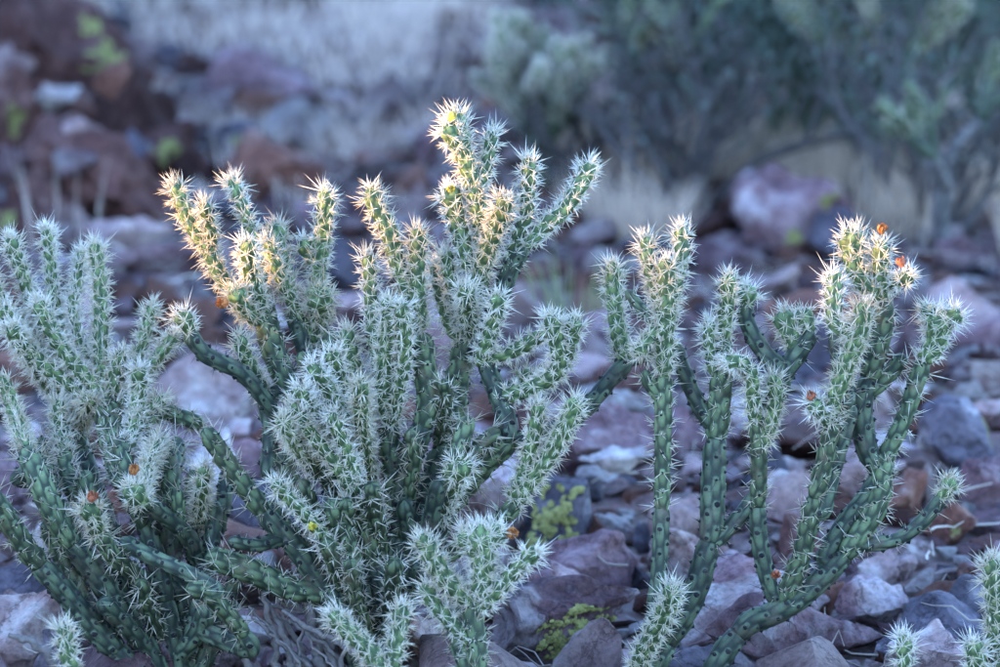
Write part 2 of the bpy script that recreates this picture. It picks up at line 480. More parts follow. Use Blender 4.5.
key_rock('pr12', 935, 668, 140, 56, 'slate', 'dark slate block behind the short cholla tip', B[4], 0.3, 0.06)
key_rock('pr13', 905, 528, 56, 52, 'brown', 'reddish block beside the bent cholla arm', RM[12], 2.1)
key_rock('pr14', 965, 480, 95, 75, 'slate', 'dark blue-grey boulder with a whitish broken face', B[0], 1.9, 0.1, 'boulder')
key_rock('pr15', 936, 470, 36, 60, 'pale', 'whitish upright shard against the dark blue-grey boulder', RM[13], 0.4)
key_rock('pr16', 965, 420, 54, 34, 'pale', 'white stone above the dark blue-grey boulder', RM[6], 0.8)
key_rock('pr17', 990, 520, 70, 56, 'purple', 'purplish rock at the right of the bent arm tip', RM[10], 0.8)
key_rock('pr18', 950, 548, 66, 46, 'brown', 'brown rock with tiny lichen dots below the bent arm tip', RM[14], 0.8)
key_rock('pr19', 792, 530, 66, 56, 'pink', 'pinkish stone seen through the fork of two stems', RM[15], 0.3)
key_rock('pr20', 610, 482, 130, 74, 'purple', 'purplish brown block above the flat white slab', B[5], 2.5, 0.1)
key_rock('pr21', 603, 432, 74, 42, 'pale', 'pale stone under the dark connecting branch', RM[3], 1.5)
key_rock('pr22', 882, 425, 72, 50, 'pink', 'pinkish stone between two upright cholla stems', RM[4], 2.5)
key_rock('pl1', 200, 440, 140, 84, 'pink', 'large pinkish rock between the two bushy chollas', B[5], 0.2, 0.1)
key_rock('pl2', 228, 512, 90, 76, 'pale', 'pale bluish slab between the two bushy chollas', B[2], 1.4, 0.1)
key_rock('pl3', 10, 622, 84, 54, 'slate', 'dark slate rock behind the lowest left stem', RM[8], 0.5)
key_rock('pl4', 45, 572, 62, 50, 'pale', 'white rock behind the leaning left stems', RM[6], 0.5)
key_rock('pl5', 5, 515, 70, 50, 'purple', 'purplish rock behind the leaning left stems', RM[2], 1.5)
key_rock('pl6', 60, 660, 76, 44, 'pink', 'pinkish rock under the lowest left stem', RM[7], 1.5)
key_rock('pc1', 520, 640, 60, 44, 'pink', 'pinkish rock behind the small front cholla', RM[0], 1.5)
key_rock('pc2', 495, 560, 70, 80, 'pink', 'pinkish rock framed by two arms of the central cholla', RM[12], 0.7)
key_rock('pc3', 345, 300, 90, 60, 'slate', 'dark rock behind the round spiny heads', B[0], 2.7)

def perch(px, py, w, h, cls, label, on, mesh, rz=0.0):
    '''a stone resting against the face of the boulders named in on, where the sight line meets them'''
    bpy.context.view_layer.update()
    o0 = Vector((0, 0, CAM_Z)); dv = (P(px, py) - o0).normalized()
    best = None
    for kk in on:
        ob = KEY[kk]; M = ob.matrix_world
        bv = BVHTree.FromPolygons([M @ v.co for v in ob.data.vertices], [tuple(p.vertices) for p in ob.data.polygons])
        hit, nr, _, dist = bv.ray_cast(o0, dv)
        if hit is not None and (best is None or dist < best[1]): best = (hit, dist, nr)
    if best is None: return
    hit, _, nr = best
    s_ = scale_at(hit)
    o = add_rock(hit, w * s_, h * s_, cls, label, None, mesh, rz, 0.25, 0.0)
    o.location = hit + nr * (w * s_ * 0.08) - Vector((0, 0, h * s_ * 0.5))
OUT = ('outcrop', 'outcrop_b', 'outcrop_c', 'outcrop_d', 'outcrop_e', 'outcrop_f')
perch(55, 95, 46, 34, 'pale', 'whitish stone lodged on the outcrop boulders', OUT, RM[3], 0.5)
perch(20, 60, 56, 60, 'pink', 'pinkish broken face on the side of the tall outcrop boulder', OUT, RM[8], 0.9)
perch(90, 110, 50, 40, 'brown', 'brown shard wedged below the tall outcrop boulder', OUT, RM[2], 1.9)
perch(120, 85, 40, 46, 'brown', 'reddish shard between the tall boulder and its neighbour', OUT, RM[5], 0.4)
perch(75, 165, 50, 30, 'purple', 'purplish chip caught between the outcrop boulders', OUT, RM[7], 0.7)
perch(20, 165, 60, 40, 'purple', 'purplish chip on the reddish boulder at the outcrop foot', OUT, RM[1], 1.7)
perch(140, 150, 44, 34, 'slate', 'dark chip on the stepped-down outcrop boulder', OUT, RM[4], 1.2)
perch(75, 130, 30, 20, 'pink', 'small pink chip under the whitish lodged stone', OUT, RM[6], 1.2)

# rubble filling the slope
LANDMARKS = [(t, KEY[k_].location.x, KEY[k_].location.y) for k_, t in (
    ('outcrop', 'the tall lichened boulder'), ('outcrop_c', 'the dark outcrop boulder'), ('slab_l', 'the slanting purplish slab'),
    ('blue_round', 'the rounded pale boulder'), ('mound', 'the broad grassy boulder'), ('brown_l', 'the reddish boulder'),
    ('purple_r', 'the large purple boulder'), ('pink_r', 'the rounded pinkish boulder'), ('brush_rock', 'the half-hidden boulder'),
    ('white_slab', 'the flat white slab'), ('lich_m', 'the lichen-matted rock'), ('lich_b', 'the wide purple lichened rock'),
    ('pr5', 'the leaning cholla trunk'), ('pr8', 'the bent cholla arm'), ('pr14', 'the white-faced dark boulder'), ('pr12', 'the dark slate block'),
    ('pr20', 'the block above the white slab'), ('pr22', 'the upright candelabra stems'), ('pl1', 'the large pinkish rock'),
    ('pl4', 'the leaning bushy stems'), ('pc2', 'the arms of the largest cholla'), ('pc3', 'the round spiny heads'))]
def scatter():
    r = random.Random(99)
    cand = []
    grid = {}
    def ok(x, y, rad):
        for (a, b, c) in ROCKS[:len(KEY)]:
            if (a - x) ** 2 + (b - y) ** 2 < (0.62 * (c + rad)) ** 2: return False
        gx, gy = int(x / 0.15), int(y / 0.15)
        for i in range(gx - 2, gx + 3):
            for j in range(gy - 2, gy + 3):
                for (a, b, c) in grid.get((i, j), ()):
                    if (a - x) ** 2 + (b - y) ** 2 < (0.72 * (c + rad)) ** 2: return False
        return True
    for size_lo, size_hi, tries in ((0.12, 0.19, 360), (0.07, 0.12, 3800), (0.045, 0.07, 15000), (0.024, 0.045, 32000)):
        for _ in range(tries):
            y = 4.7 + 10.8 * r.random() ** 1.35
            half = 0.1 * y + 0.75
            x = r.uniform(-half - 1.3, half + 0.5)
            # dry grass slope in the upper left and under the shrubs holds fewer stones
            if y > 9.2 and r.random() < 0.45: continue
            if y > 8.2 and size_lo > 0.1 and r.random() < 0.7: continue
            rad = r.uniform(size_lo, size_hi) * 0.5
            if ok(x, y, rad):
                grid.setdefault((int(x / 0.15), int(y / 0.15)), []).append((x, y, rad))
                cand.append((x, y, rad * 2))
    def pix(c):
        x, y, w = c
        q = Vector((x, y, 0)); s = scale_at(q)
        v = q - Vector((0, 0, CAM_Z))
        z = v.y * CP - v.z * SP
        px = 500 + x / (z / D * PX); py = 333.5 - (v.y * SP + v.z * CP) / (z / D * PX)
        inside = -10 < px < 1010 and -10 < py < 690
        return (w / s if inside else 0)
    cand.sort(key=pix, reverse=True)
    wts = [('purple', 24), ('pink', 34), ('brown', 18), ('slate', 9), ('pale', 14), ('rust', 10)]
    pool = [k for k, n in wts for _ in range(n)]
    shapes = [('blocky', RM, 0.22), ('flat', FL, 0.12)]
    vs, fs, mi, nv = [], [], [], 0
    cls_list = list(ROCK)
    low = []
    for i in range(8):
        me = rock_mesh(200 + i, 0.65, 0, 0.04)
        low.append((np.array([v.co for v in me.vertices]), [tuple(p.vertices) for p in me.polygons]))
    for i, c in enumerate(cand):
        x, y, w = c
        cls = r.choice(pool)
        if cls == 'pale' and w > 0.062: cls = 'pink'
        if i < 225 and pix(c) > 0:
            shp, pool_m, tl = shapes[0] if r.random() < 0.75 else shapes[1]
            size = 'large' if w > 0.11 else ('fist-sized' if w > 0.065 else 'small')
            ref, dist = min(((t, math.hypot(x - a, y - b)) for t, a, b in LANDMARKS), key=lambda t: t[1])
            where = f'right beside {ref}' if dist < 0.28 else (f'a step away from {ref}' if dist < 0.8 else 'out on the open slope')
            lab = f'{size} {shp} {ADJ[cls]} rock {where}'
            add_rock(Vector((x, y, 0)), w, None, cls, lab, f'{size} {shp} {ADJ[cls]} rocks {where}', r.choice(pool_m), None, tl, 0.2, 'rock', r)
        else:
            lv, lf = r.choice(low)
            a = r.uniform(0, 6.28); ca, sa = math.cos(a), math.sin(a)
            M = np.array([[ca, -sa, 0], [sa, ca, 0], [0, 0, 1]]) * w
            tl = r.uniform(-.3, .3)
            T = np.array([[1, 0, 0], [0, math.cos(tl), -math.sin(tl)], [0, math.sin(tl), math.cos(tl)]])
            pts = lv @ T.T @ M.T + np.array([x, y, hills(x, y) - 0.12 * w])
            vs.append(pts); fs += [tuple(k + nv for k in f) for f in lf]; mi += [cls_list.index(cls)] * len(lf); nv += len(pts)
    me = bpy.data.meshes.new('rubble')
    me.from_pydata(np.concatenate(vs).tolist(), [], fs)
    for k in cls_list: me.materials.append(ROCK[k])
    me.polygons.foreach_set('material_index', np.array(mi, dtype=np.int32))
    me.polygons.foreach_set('use_smooth', np.ones(len(me.polygons), dtype=bool))
    me.set_sharp_from_angle(angle=R(30))
    o = link('rubble', me); o['kind'] = 'stuff'
    o['label'] = 'small loose stones filling the ground between the rocks'; o['category'] = 'rubble'
scatter()

# ------------------------------------------------------------------ cholla
def catmull(pts, step):
    pts = [Vector(p) for p in pts]
    if len(pts) == 2: pts = [pts[0], (pts[0] + pts[1]) / 2, pts[1]]
    e = [pts[0] * 2 - pts[1]] + pts + [pts[-1] * 2 - pts[-2]]
    out = []
    for i in range(1, len(e) - 2):
        p0, p1, p2, p3 = e[i - 1:i + 3]
        n = max(2, int((p2 - p1).length / step * 2))
        for k in range(n):
            t = k / n
            out.append(0.5 * ((2 * p1) + (p2 - p0) * t + (2 * p0 - 5 * p1 + 4 * p2 - p3) * t * t + (3 * p1 - p0 - 3 * p2 + p3) * t ** 3))
    out.append(pts[-1])
    A = np.array([tuple(v) for v in out])
    L = np.concatenate([[0], np.cumsum(np.linalg.norm(np.diff(A, axis=0), axis=1))])
    n = max(4, int(L[-1] / step))
    s = np.linspace(0, L[-1], n + 1)
    return np.stack([np.interp(s, L, A[:, i]) for i in range(3)], 1), s

def frames(A):
    T = np.gradient(A, axis=0); T /= np.linalg.norm(T, axis=1)[:, None] + 1e-12
    U = np.zeros_like(A)
    u = np.cross(T[0], [0.31, 0.77, 0.21]); u /= np.linalg.norm(u)
    for i in range(len(A)):
        u = u - T[i] * np.dot(u, T[i]); u /= np.linalg.norm(u) + 1e-12
        U[i] = u
    return T, U, np.cross(T, U)

def spines_mesh(name, base, direc, length, rad, mat):
    """three-sided needles, one island each"""
    n = len(base)
    d = direc / (np.linalg.norm(direc, axis=1)[:, None] + 1e-9)
    ref = nrng.normal(size=(n, 3))
    a = np.cross(d, ref); a /= np.linalg.norm(a, axis=1)[:, None] + 1e-9
    b = np.cross(d, a)
    V = np.zeros((n, 7, 3))
    tip = base + d * length[:, None]
    for k in range(3):
        c, s = math.cos(k * 2.0944), math.sin(k * 2.0944)
        off = a * c + b * s
        V[:, k] = base + off * (rad * 0.75)[:, None]
        V[:, 3 + k] = base + d * (length * 0.45)[:, None] + off * (rad * 0.85)[:, None]
    V[:, 6] = tip
    i = (np.arange(n) * 7)[:, None]
    F = []
    for k in range(3):
        k2 = (k + 1) % 3
        F.append(np.concatenate([i + k, i + k2, i + 3 + k2], 1)); F.append(np.concatenate([i + k, i + 3 + k2, i + 3 + k], 1))
        F.append(np.concatenate([i + 3 + k, i + 3 + k2, i + 6], 1))
    return mesh_np(name, V.reshape(-1, 3), np.concatenate(F, 0), mat, True)

def areole_mesh(name, base, nrm, tan, r, mat):
    n = len(base)
    b = np.cross(nrm, tan)
    m = 6
    V = np.zeros((n, m + 1, 3))
    for k in range(m):
        c, s = math.cos(k * 2 * math.pi / m), math.sin(k * 2 * math.pi / m)
        V[:, k] = base - nrm * 0.0005 + (tan * c + b * s * 1.15) * r[:, None] * nrng.uniform(.8, 1.2, n)[:, None]
    V[:, m] = base + nrm * (0.0012 + r * 0.45)[:, None]
    i = (np.arange(n) * (m + 1))[:, None]
    F = np.concatenate([np.concatenate([i + k, i + (k + 1) % m, i + m], 1) for k in range(m)], 0)
    return mesh_np(name, V.reshape(-1, 3), F, mat, True)

NJ = 0
def joint(plant, base_loc, path, s, r, kind, root_taper=0.8, tip_round=True, lod=1.0, tip_head=False, spine_k=1.0, label=None):
    """one cholla joint: warty stem mesh > spines, areoles. path runs from root to tip (world)."""
    global NJ
    NJ += 1
    jr = np.random.default_rng(1000 + NJ)
    Ltot = s[-1]
    na = (44 if kind in 'om' else 34) if lod >= 1 else 14
    T, U, W = frames(path)
    # radius along the joint
    rad = np.full(len(s), r) * (1 + 0.05 * np.sin(s / 0.03 + NJ))
    k = np.clip(s / (1.1 * r), 0, 1)
    rad *= root_taper + (1 - root_taper) * k ** 0.6
    if tip_round:
        e = np.clip((Ltot - s) / (1.25 * r), 0, 1)
        rad *= np.sqrt(np.clip(1 - (1 - e) ** 2, 0.0, 1)) * 0.97 + 0.03
        if tip_head:
            rad *= 1 + 0.35 * np.exp(-((Ltot - s - 1.1 * r) / (1.2 * r)) ** 2)
    else:
        e = np.clip((Ltot - s) / (1.0 * r), 0, 1)
        rad *= 0.80 + 0.20 * e ** 0.6
    # wart lattice
    ribs = max(6, int(round(2 * math.pi * r / (0.0100 if kind != 'y' else 0.0092))))
    Ls = {'y': 0.0145, 'm': 0.021, 'o': 0.0265, 'w': 0.022}[kind]
    amp = {'y': 0.0026, 'm': 0.0028, 'o': 0.0027, 'w': 0.0012}[kind] * min(1.15, r / 0.013)
    tw = jr.choice([-1, 1]) * 4.0
    th = np.linspace(0, 2 * math.pi, na, endpoint=False)
    TH, S = np.meshgrid(th, s)
    H = np.zeros_like(TH)
    offs = (np.arange(ribs) * 0.38196) % 1.0 * Ls + jr.uniform(0, Ls)
    cellw = 2 * math.pi / ribs
    for kk in range(ribs):
        dth = (TH - kk * cellw - tw * S + math.pi) % (2 * math.pi) - math.pi
        dx = dth / cellw / 0.56
        dy = ((S - offs[kk]) / Ls + 0.5) % 1.0 - 0.5
        dy = dy / 0.62
        hh = np.clip(1 - dx ** 2 - dy ** 2 * 0.9, 0, 1) ** 0.5 * np.clip(0.72 + 0.55 * dy, 0.2, 1.2)
        row = np.floor((S - offs[kk]) / Ls + 0.5).astype(int)
        var = 0.55 + 0.6 * np.abs(np.sin(row * 12.9898 + kk * 78.233 + NJ) * 43758.5 % 1.0)
        H = np.maximum(H, hh * var)
    H = np.clip(H, 0, 1.2)
    RR = rad[:, None] * (1 - 0.10) + amp * H * np.clip(rad[:, None] / r, 0.15, 1)
    V = path[:, None, :] + RR[:, :, None] * (np.cos(TH)[:, :, None] * U[:, None, :] + np.sin(TH)[:, :, None] * W[:, None, :])
    n = len(s)
    V = V.reshape(-1, 3)
    i0 = np.arange(n - 1)[:, None] * na
    j = np.arange(na)[None, :]; j2 = (j + 1) % na
    F = np.stack([i0 + j, i0 + j2, i0 + na + j2, i0 + na + j], -1).reshape(-1, 4)
    # caps as quads to the end rings' centre (degenerate fans are fine at this size)
    V = np.concatenate([V, path[:1] - T[:1] * r * 0.1, path[-1:] + T[-1:] * r * 0.03])
    cj = np.arange(na); cj2 = (cj + 1) % na
    lowc = np.stack([np.full(na, len(V) - 2), cj2, cj, cj], -1)
    base = bl = np.array(base_loc)
    me = bpy.data.meshes.new('stem_joint')
    faces = F.tolist() + [(len(V) - 2, int(b), int(a)) for a, b in zip(cj, cj2)] + \
        [(len(V) - 1, int((n - 1) * na + a), int((n - 1) * na + b)) for a, b in zip(cj, cj2)]
    me.from_pydata((V - base).tolist(), [], faces)
    me.polygons.foreach_set('use_smooth', np.ones(len(me.polygons), dtype=bool))
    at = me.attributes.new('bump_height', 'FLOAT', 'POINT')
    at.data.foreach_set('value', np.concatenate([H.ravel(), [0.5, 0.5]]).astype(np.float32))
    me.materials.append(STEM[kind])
    o = bpy.data.objects.new('stem_joint', me); COL.objects.link(o); o.parent = plant
    if label: o['label'] = label
    # areoles
    ab, an, atn = [], [], []
    for kk in range(ribs):
        m0 = offs[kk] + 0.34 * Ls
        for sv in np.arange(m0 - Ls * math.floor(m0 / Ls), Ltot - 0.001, Ls):
            f = sv / Ltot * (n - 1); i = int(f)
            ii = min(i, n - 1)
            ang = kk * cellw + tw * sv
            nr = math.cos(ang) * U[ii] + math.sin(ang) * W[ii]
            rr = RR[ii, int(round((ang % (2 * math.pi)) / (2 * math.pi) * na)) % na] + 0.0004
            if rad[ii] < r * 0.3: continue
            ab.append(path[ii] + nr * rr)
            # the surface normal tips forward at the rounded end
            ef = max(0.0, 1 - (Ltot - sv) / (1.4 * r)) if tip_round else 0
            nn = nr * (1 - 0.6 * ef) + T[ii] * 0.9 * ef
            an.append(nn / np.linalg.norm(nn)); atn.append(T[ii])
    if not ab: return o
    ab, an, atn = map(np.array, (ab, an, atn))
    na_ = len(ab)
    tip_f = np.clip(1 - np.linalg.norm(ab - path[-1], axis=1) / (3.2 * r), 0, 1)
    # spines
    if kind == 'y':
        cnt, ln, rd, spread, up = int(17 * spine_k), 0.0122, 0.00058, 0.80, 0.25
    elif kind == 'm':
        cnt, ln, rd, spread, up = int(7 * spine_k), 0.0145, 0.00062, 0.75, 0.15
    elif kind == 'o':
        cnt, ln, rd, spread, up = 5, 0.013, 0.00036, 0.6, 0.05
    else:
        cnt = 0
    if lod < 1: cnt = int(cnt * 0.5); rd_k = 1.5
    else: rd_k = 1.0
    if cnt:
        idx = np.repeat(np.arange(na_), cnt)
        keep = jr.random(len(idx)) < (0.95 if kind == 'y' else 0.7 if kind == 'm' else 0.5)
        idx = idx[keep]
        d = an[idx] + atn[idx] * up + jr.normal(size=(len(idx), 3)) * spread
        # keep needles pointing outwards
        dn = (d * an[idx]).sum(1)
        d = d + an[idx] * np.clip(0.25 - dn, 0, None)[:, None]
        l = ln * jr.uniform(0.4, 1.2, len(idx)) * (1 + 0.8 * tip_f[idx]) * np.where(jr.random(len(idx)) < 0.12, 1.5, 1.0)
        b = ab[idx] + jr.normal(size=(len(idx), 3)) * 0.0009 - an[idx] * 0.0008
        rr = np.full(len(idx), rd * rd_k) * jr.uniform(0.7, 1.2, len(idx))
        if kind == 'y' and tip_round:
            m = int(30 * spine_k)
            td = T[-1][None, :] + jr.normal(size=(m, 3)) * 0.75
            tb = path[-1][None, :] - T[-1][None, :] * r * 0.25 + jr.normal(size=(m, 3)) * r * 0.28
            b = np.concatenate([b, tb]); d = np.concatenate([d, td])
            l = np.concatenate([l, ln * jr.uniform(0.7, 1.6, m)]); rr = np.concatenate([rr, np.full(m, rd * rd_k)])
        sp = spines_mesh('spines', b - base, d, l, rr, SPINE[kind if not (kind == 'o' and NJ % 3 == 0) else 'm'])
        so = bpy.data.objects.new('spines', sp); COL.objects.link(so); so.parent = o; so['kind'] = 'stuff'
    if lod >= 1 and kind != 'w':
        ar = areole_mesh('areoles', ab - base, an, atn, np.full(na_, 0.0026 if kind == 'o' else 0.0017) * jr.uniform(.55, 1.25, na_),
                         AREOLE_PALE if kind == 'y' else AREOLE_DARK)
        ao = bpy.data.objects.new('areoles', ar); COL.objects.link(ao); ao.parent = o; ao['kind'] = 'stuff'
    return o

PLANTS = {}
AX = {}       # plant -> list of (px, py, d) samples already built, for attaching branches
JOINTS = {}   # plant -> list of (tip world point, object)
def plant(key, px, d, label, name='cholla_cactus'):
    q = P(px, 690, d)
    loc = Vector((q.x, q.y, hills(q.x, q.y)))
    PLANTS[key] = thing(name, loc, label, 'cactus', None)
    AX[key] = []; JOINTS[key] = []

def stem(key, kind, r, dtip, pts, droot=None, base=False, head=False, sk=1.0):
    """pts: photograph pixels from tip to root; the depth runs from dtip to the depth of the stem it grows from"""
    pl = PLANTS[key]; bl = tuple(pl.location)
    pts = [tuple(p) for p in pts]
    ax = AX[key]
    if not base:
        x, y = pts[-1]
        if ax:
            A = np.array(ax)
            dd = (A[:, 0] - x) ** 2 + (A[:, 1] - y) ** 2
            if droot is not None: dd = dd + 0.3 * (A[:, 2] - droot) ** 2
            i = int(np.argmin(dd)); att = ax[i]
            pd = math.hypot(att[0] - x, att[1] - y)
            if pd > 4: pts = pts + [(att[0], att[1])]
            d1 = att[2]
        else: d1 = droot or 0
    else:
        d1 = droot or 0
    L = [0]
    for a, b in zip(pts, pts[1:]): L.append(L[-1] + math.hypot(a[0] - b[0], a[1] - b[1]))
    dep = [dtip + (d1 - dtip) * (t / L[-1]) for t in L]
    if key == 'left' and kind == 'y': sk = sk * 1.25
    back = (lambda y: 130 * smooth(-500, -390, -y)) if key == 'left' else (lambda y: 0)
    P3 = [P(x, y, d + back(y)) for (x, y), d in zip(pts, dep)]
    if base:
        e = P3[-1]; g = hills(e.x, e.y)
        if e.z > g - 0.02: P3.append(Vector((e.x + (e.x - P3[-2].x) * 0.3, e.y, g - 0.03)))
    for (a, b, da, db) in zip(pts, pts[1:], dep, dep[1:]):
        m = max(2, int(math.hypot(a[0] - b[0], a[1] - b[1]) / 5))
        for k in range(m + 1):
            t = k / m
            ax.append((a[0] + (b[0] - a[0]) * t, a[1] + (b[1] - a[1]) * t, da + (db - da) * t))
    path, s = catmull(P3[::-1], 0.0018 if kind != 'w' else 0.004)
    rm = r * PX * {'y': 0.62, 'm': 0.72, 'o': 0.76, 'w': 0.85}[kind] * (1.12 if head else 1.0)
    tot = s[-1]
    nseg = 1
    if kind in 'omw': nseg = max(1, int(round(tot / 0.125)))
    elif tot > 0.2: nseg = 2
    o = None
    cuts = [0] + [int(len(s) * (k + rng.uniform(-.12, .12)) / nseg) for k in range(1, nseg)] + [len(s) - 1]
    for k in range(nseg):
        a, b = cuts[k], cuts[k + 1] + 1
        seg = path[a:b]; ss = s[a:b] - s[a]
        if len(ss) < 5: continue
        last = k == nseg - 1
        kk = kind
        if kind == 'y' and nseg == 2 and k == 0: kk = 'm'
        if kind == 'o' and last and nseg > 1: kk = 'm'
        o = joint(pl, bl, seg, ss, rm * (1.0 if last else rng.uniform(1.0, 1.1)), kk, 0.78, last, 1.0, head and last, sk)
        JOINTS[key].append((Vector(seg[-1]), o))
    return o

def flower(key, px, py, d, mat, size=11, name='dried_flower'):
    p = P(px, py, d)
    tip, o = min(JOINTS[key], key=lambda t: (t[0] - p).length)
    r = random.Random(int(px * 7 + py))
    up = (p - tip)
    up = up.normalized() if up.length > 0.004 else Vector((0, 0, 1))
    up = (up + Vector((r.uniform(-.3, .3), -0.3, 0.6))).normalized()
    a = up.orthogonal().normalized(); b = up.cross(a)
    vs, fs = [], []
    S_ = size * PX * 0.43
    base = p - up * S_ * 1.1
    for ring in range(2):
        npet = 7
        for k in range(npet):
            an = k * 2 * math.pi / npet + ring * 0.45 + r.uniform(-.2, .2)
            n0 = len(vs)
            for i in range(5):
                t = i / 4
                rr = S_ * (0.28 + (0.62 - 0.25 * ring) * math.sin(t * 2.2) * r.uniform(.85, 1.15))
                hgt = S_ * (0.1 + 1.9 * t * r.uniform(.85, 1.1))
                wd = (0.55 * math.sin(0.5 + t * 2.2)) * r.uniform(.7, 1.1)
                for sgn in (-1, 0, 1):
                    aa = an + sgn * wd
                    rad_ = rr * (1 + (0.12 if sgn == 0 else -0.05))
                    vs.append(base + (a * math.cos(aa) + b * math.sin(aa)) * rad_ + up * hgt)
            for i in range(4):
                for q in range(2):
                    v = n0 + i * 3 + q
                    fs.append((v, v + 1, v + 4, v + 3))
    vs = [v + Vector((r.gauss(0, 1), r.gauss(0, 1), r.gauss(0, 1))) * S_ * 0.09 for v in vs]
    bl = PLANTS[key].location
    me = bpy.data.meshes.new(name)
    me.from_pydata([tuple(v - bl) for v in vs], [], fs)
    me.polygons.foreach_set('use_smooth', np.ones(len(fs), dtype=bool))
    me.materials.append(mat)
    f = bpy.data.objects.new(name, me); COL.objects.link(f); f.parent = o
    return f

def tube_path(pts, r0, r1, sides=6):
    A = np.array([tuple(p) for p in pts], dtype=float)
    T, U, W = frames(A)
    n = len(A); rr = np.linspace(r0, r1, n)
    th = np.linspace(0, 2 * math.pi, sides, endpoint=False)
    V = A[:, None] + rr[:, None, None] * (np.cos(th)[None, :, None] * U[:, None] + np.sin(th)[None, :, None] * W[:, None])
    i0 = np.arange(n - 1)[:, None] * sides
    j = np.arange(sides)[None, :]; j2 = (j + 1) % sides
    F = np.stack([i0 + j, i0 + j2, i0 + sides + j2, i0 + sides + j], -1).reshape(-1, 4)
    return V.reshape(-1, 3), F

def dead_stem(key, pts, r, name='dead_stem'):
    r_ = random.Random(int(sum(p[0] for p in pts)))
    bl = np.array(PLANTS[key].location)
    P3 = [P(*p) + Vector((r_.uniform(-.004, .004), r_.uniform(-.004, .004), r_.uniform(-.004, .004))) for p in pts]
    path, s = catmull(P3, 0.004)
    kink = np.cumsum(nrng.normal(size=path.shape) * 0.0016, axis=0)
    path = path + kink - kink[:1]
    V, F = tube_path(path, r * PX, r * PX * 0.45, 9)
    V = V.reshape(len(path), 9, 3)
    V = path[:, None] + (V - path[:, None]) * (0.75 + 0.5 * nrng.random((len(path), 1, 1)) + 0.35 * nrng.random((len(path), 9, 1)))
    V = V.reshape(-1, 3)
    me = mesh_np(name, V - bl, F, DEAD, True)
    o = bpy.data.objects.new(name, me); COL.objects.link(o); o.parent = PLANTS[key]
    return o

# ---- the bushy cholla on the left
plant('left', 185, 10, 'bushy pale-spined cholla with long leaning stems, beside the sun-tipped cholla')
k = 'left'
stem(k, 'o', 14, -20, [(108, 400), (122, 470), (150, 540), (165, 600), (183, 690)], 10, True)
stem(k, 'o', 15, -70, [(26, 450), (37, 476), (61, 527), (100, 579), (141, 642), (165, 690)], 0, True)
stem(k, 'o', 15, -110, [(-14, 490), (2, 511), (30, 553), (63, 590), (93, 627), (122, 657), (155, 700)], -10, True)
stem(k, 'o', 13, 40, [(150, 430), (160, 500), (172, 560), (185, 620), (190, 690)], 20, True)
stem(k, 'o', 13, 60, [(70, 415), (92, 480), (120, 560), (150, 620), (175, 690)], 20, True)
stem(k, 'o', 12, 70, [(196, 470), (190, 530), (196, 590), (178, 660)], 30)
stem(k, 'o', 12, -30, [(207, 605), (200, 630), (176, 657)], 0)
stem(k, 'o', 12, 90, [(132, 560), (140, 610), (158, 660)], 30)
stem(k, 'y', 12, -60, [(0, 376), (8, 392), (15, 415), (26, 450)], sk=0.8)
stem(k, 'y', 11, 10, [(9, 237), (20, 268), (34, 308), (55, 350), (72, 400)])
stem(k, 'y', 10, 40, [(47, 228), (50, 260), (54, 300), (64, 345), (74, 400)])
stem(k, 'y', 12, 20, [(94, 243), (99, 270), (101, 310), (101, 357), (106, 395)])
stem(k, 'y', 9, 60, [(82, 250), (78, 280), (73, 308), (84, 350)])
stem(k, 'y', 13, -40, [(38, 300), (48, 325), (64, 352), (86, 378), (106, 398)])
stem(k, 'y', 13, -75, [(10, 326), (26, 352), (46, 382), (72, 412)])
stem(k, 'y', 12, -50, [(2, 306), (18, 334), (38, 360), (76, 390), (100, 412)])
stem(k, 'y', 12, -10, [(-16, 268), (0, 300), (24, 330), (50, 372), (72, 412)])
stem(k, 'y', 10, 10, [(153, 304), (147, 328), (138, 354), (124, 385), (110, 405)])
stem(k, 'y', 10, -10, [(176, 334), (162, 352), (144, 374), (120, 408)])
stem(k, 'y', 11, -30, [(122, 350), (116, 372), (110, 402)])
stem(k, 'y', 13, -50, [(139, 366), (139, 395), (136, 420), (126, 446)])
stem(k, 'y', 12, -30, [(166, 398), (150, 408), (135, 425)])
stem(k, 'm', 11, 10, [(204, 426), (185, 418), (162, 412), (140, 425)], sk=1.5)
stem(k, 'y', 11, -60, [(90, 398), (84, 412), (78, 432)])
stem(k, 'm', 12, -20, [(62, 420), (64, 450), (72, 490), (100, 520)], sk=1.3)
stem(k, 'm', 13, -30, [(100, 405), (108, 440), (120, 480)])
stem(k, 'o', 12, -100, [(98, 530), (106, 546), (117, 559), (144, 580), (172, 590), (190, 588)])
stem(k, 'y', 12, -122, [(86, 503), (92, 516), (98, 534)], head=True, sk=1.1)
stem(k, 'o', 12, -70, [(140, 498), (155, 509), (185, 533), (199, 562), (194, 588)])
stem(k, 'y', 12, -92, [(128, 484), (136, 494), (146, 504)], head=True)
stem(k, 'y', 11, -60, [(205, 466), (202, 490), (197, 528)])
stem(k, 'o', 12, -110, [(187, 588), (207, 594), (237, 625), (250, 650)])
stem(k, 'm', 10, -40, [(177, 487), (178, 505), (180, 530)], sk=1.3)
stem(k, 'm', 10, 20, [(150, 450), (158, 480), (165, 520)])
stem(k, 'o', 11, -10, [(38, 476), (28, 480), (18, 478)])
flower(k, 92, 497, -128, FLOWER_RED, 13)
flower(k, 134, 470, -96, FLOWER_ORANGE, 13)

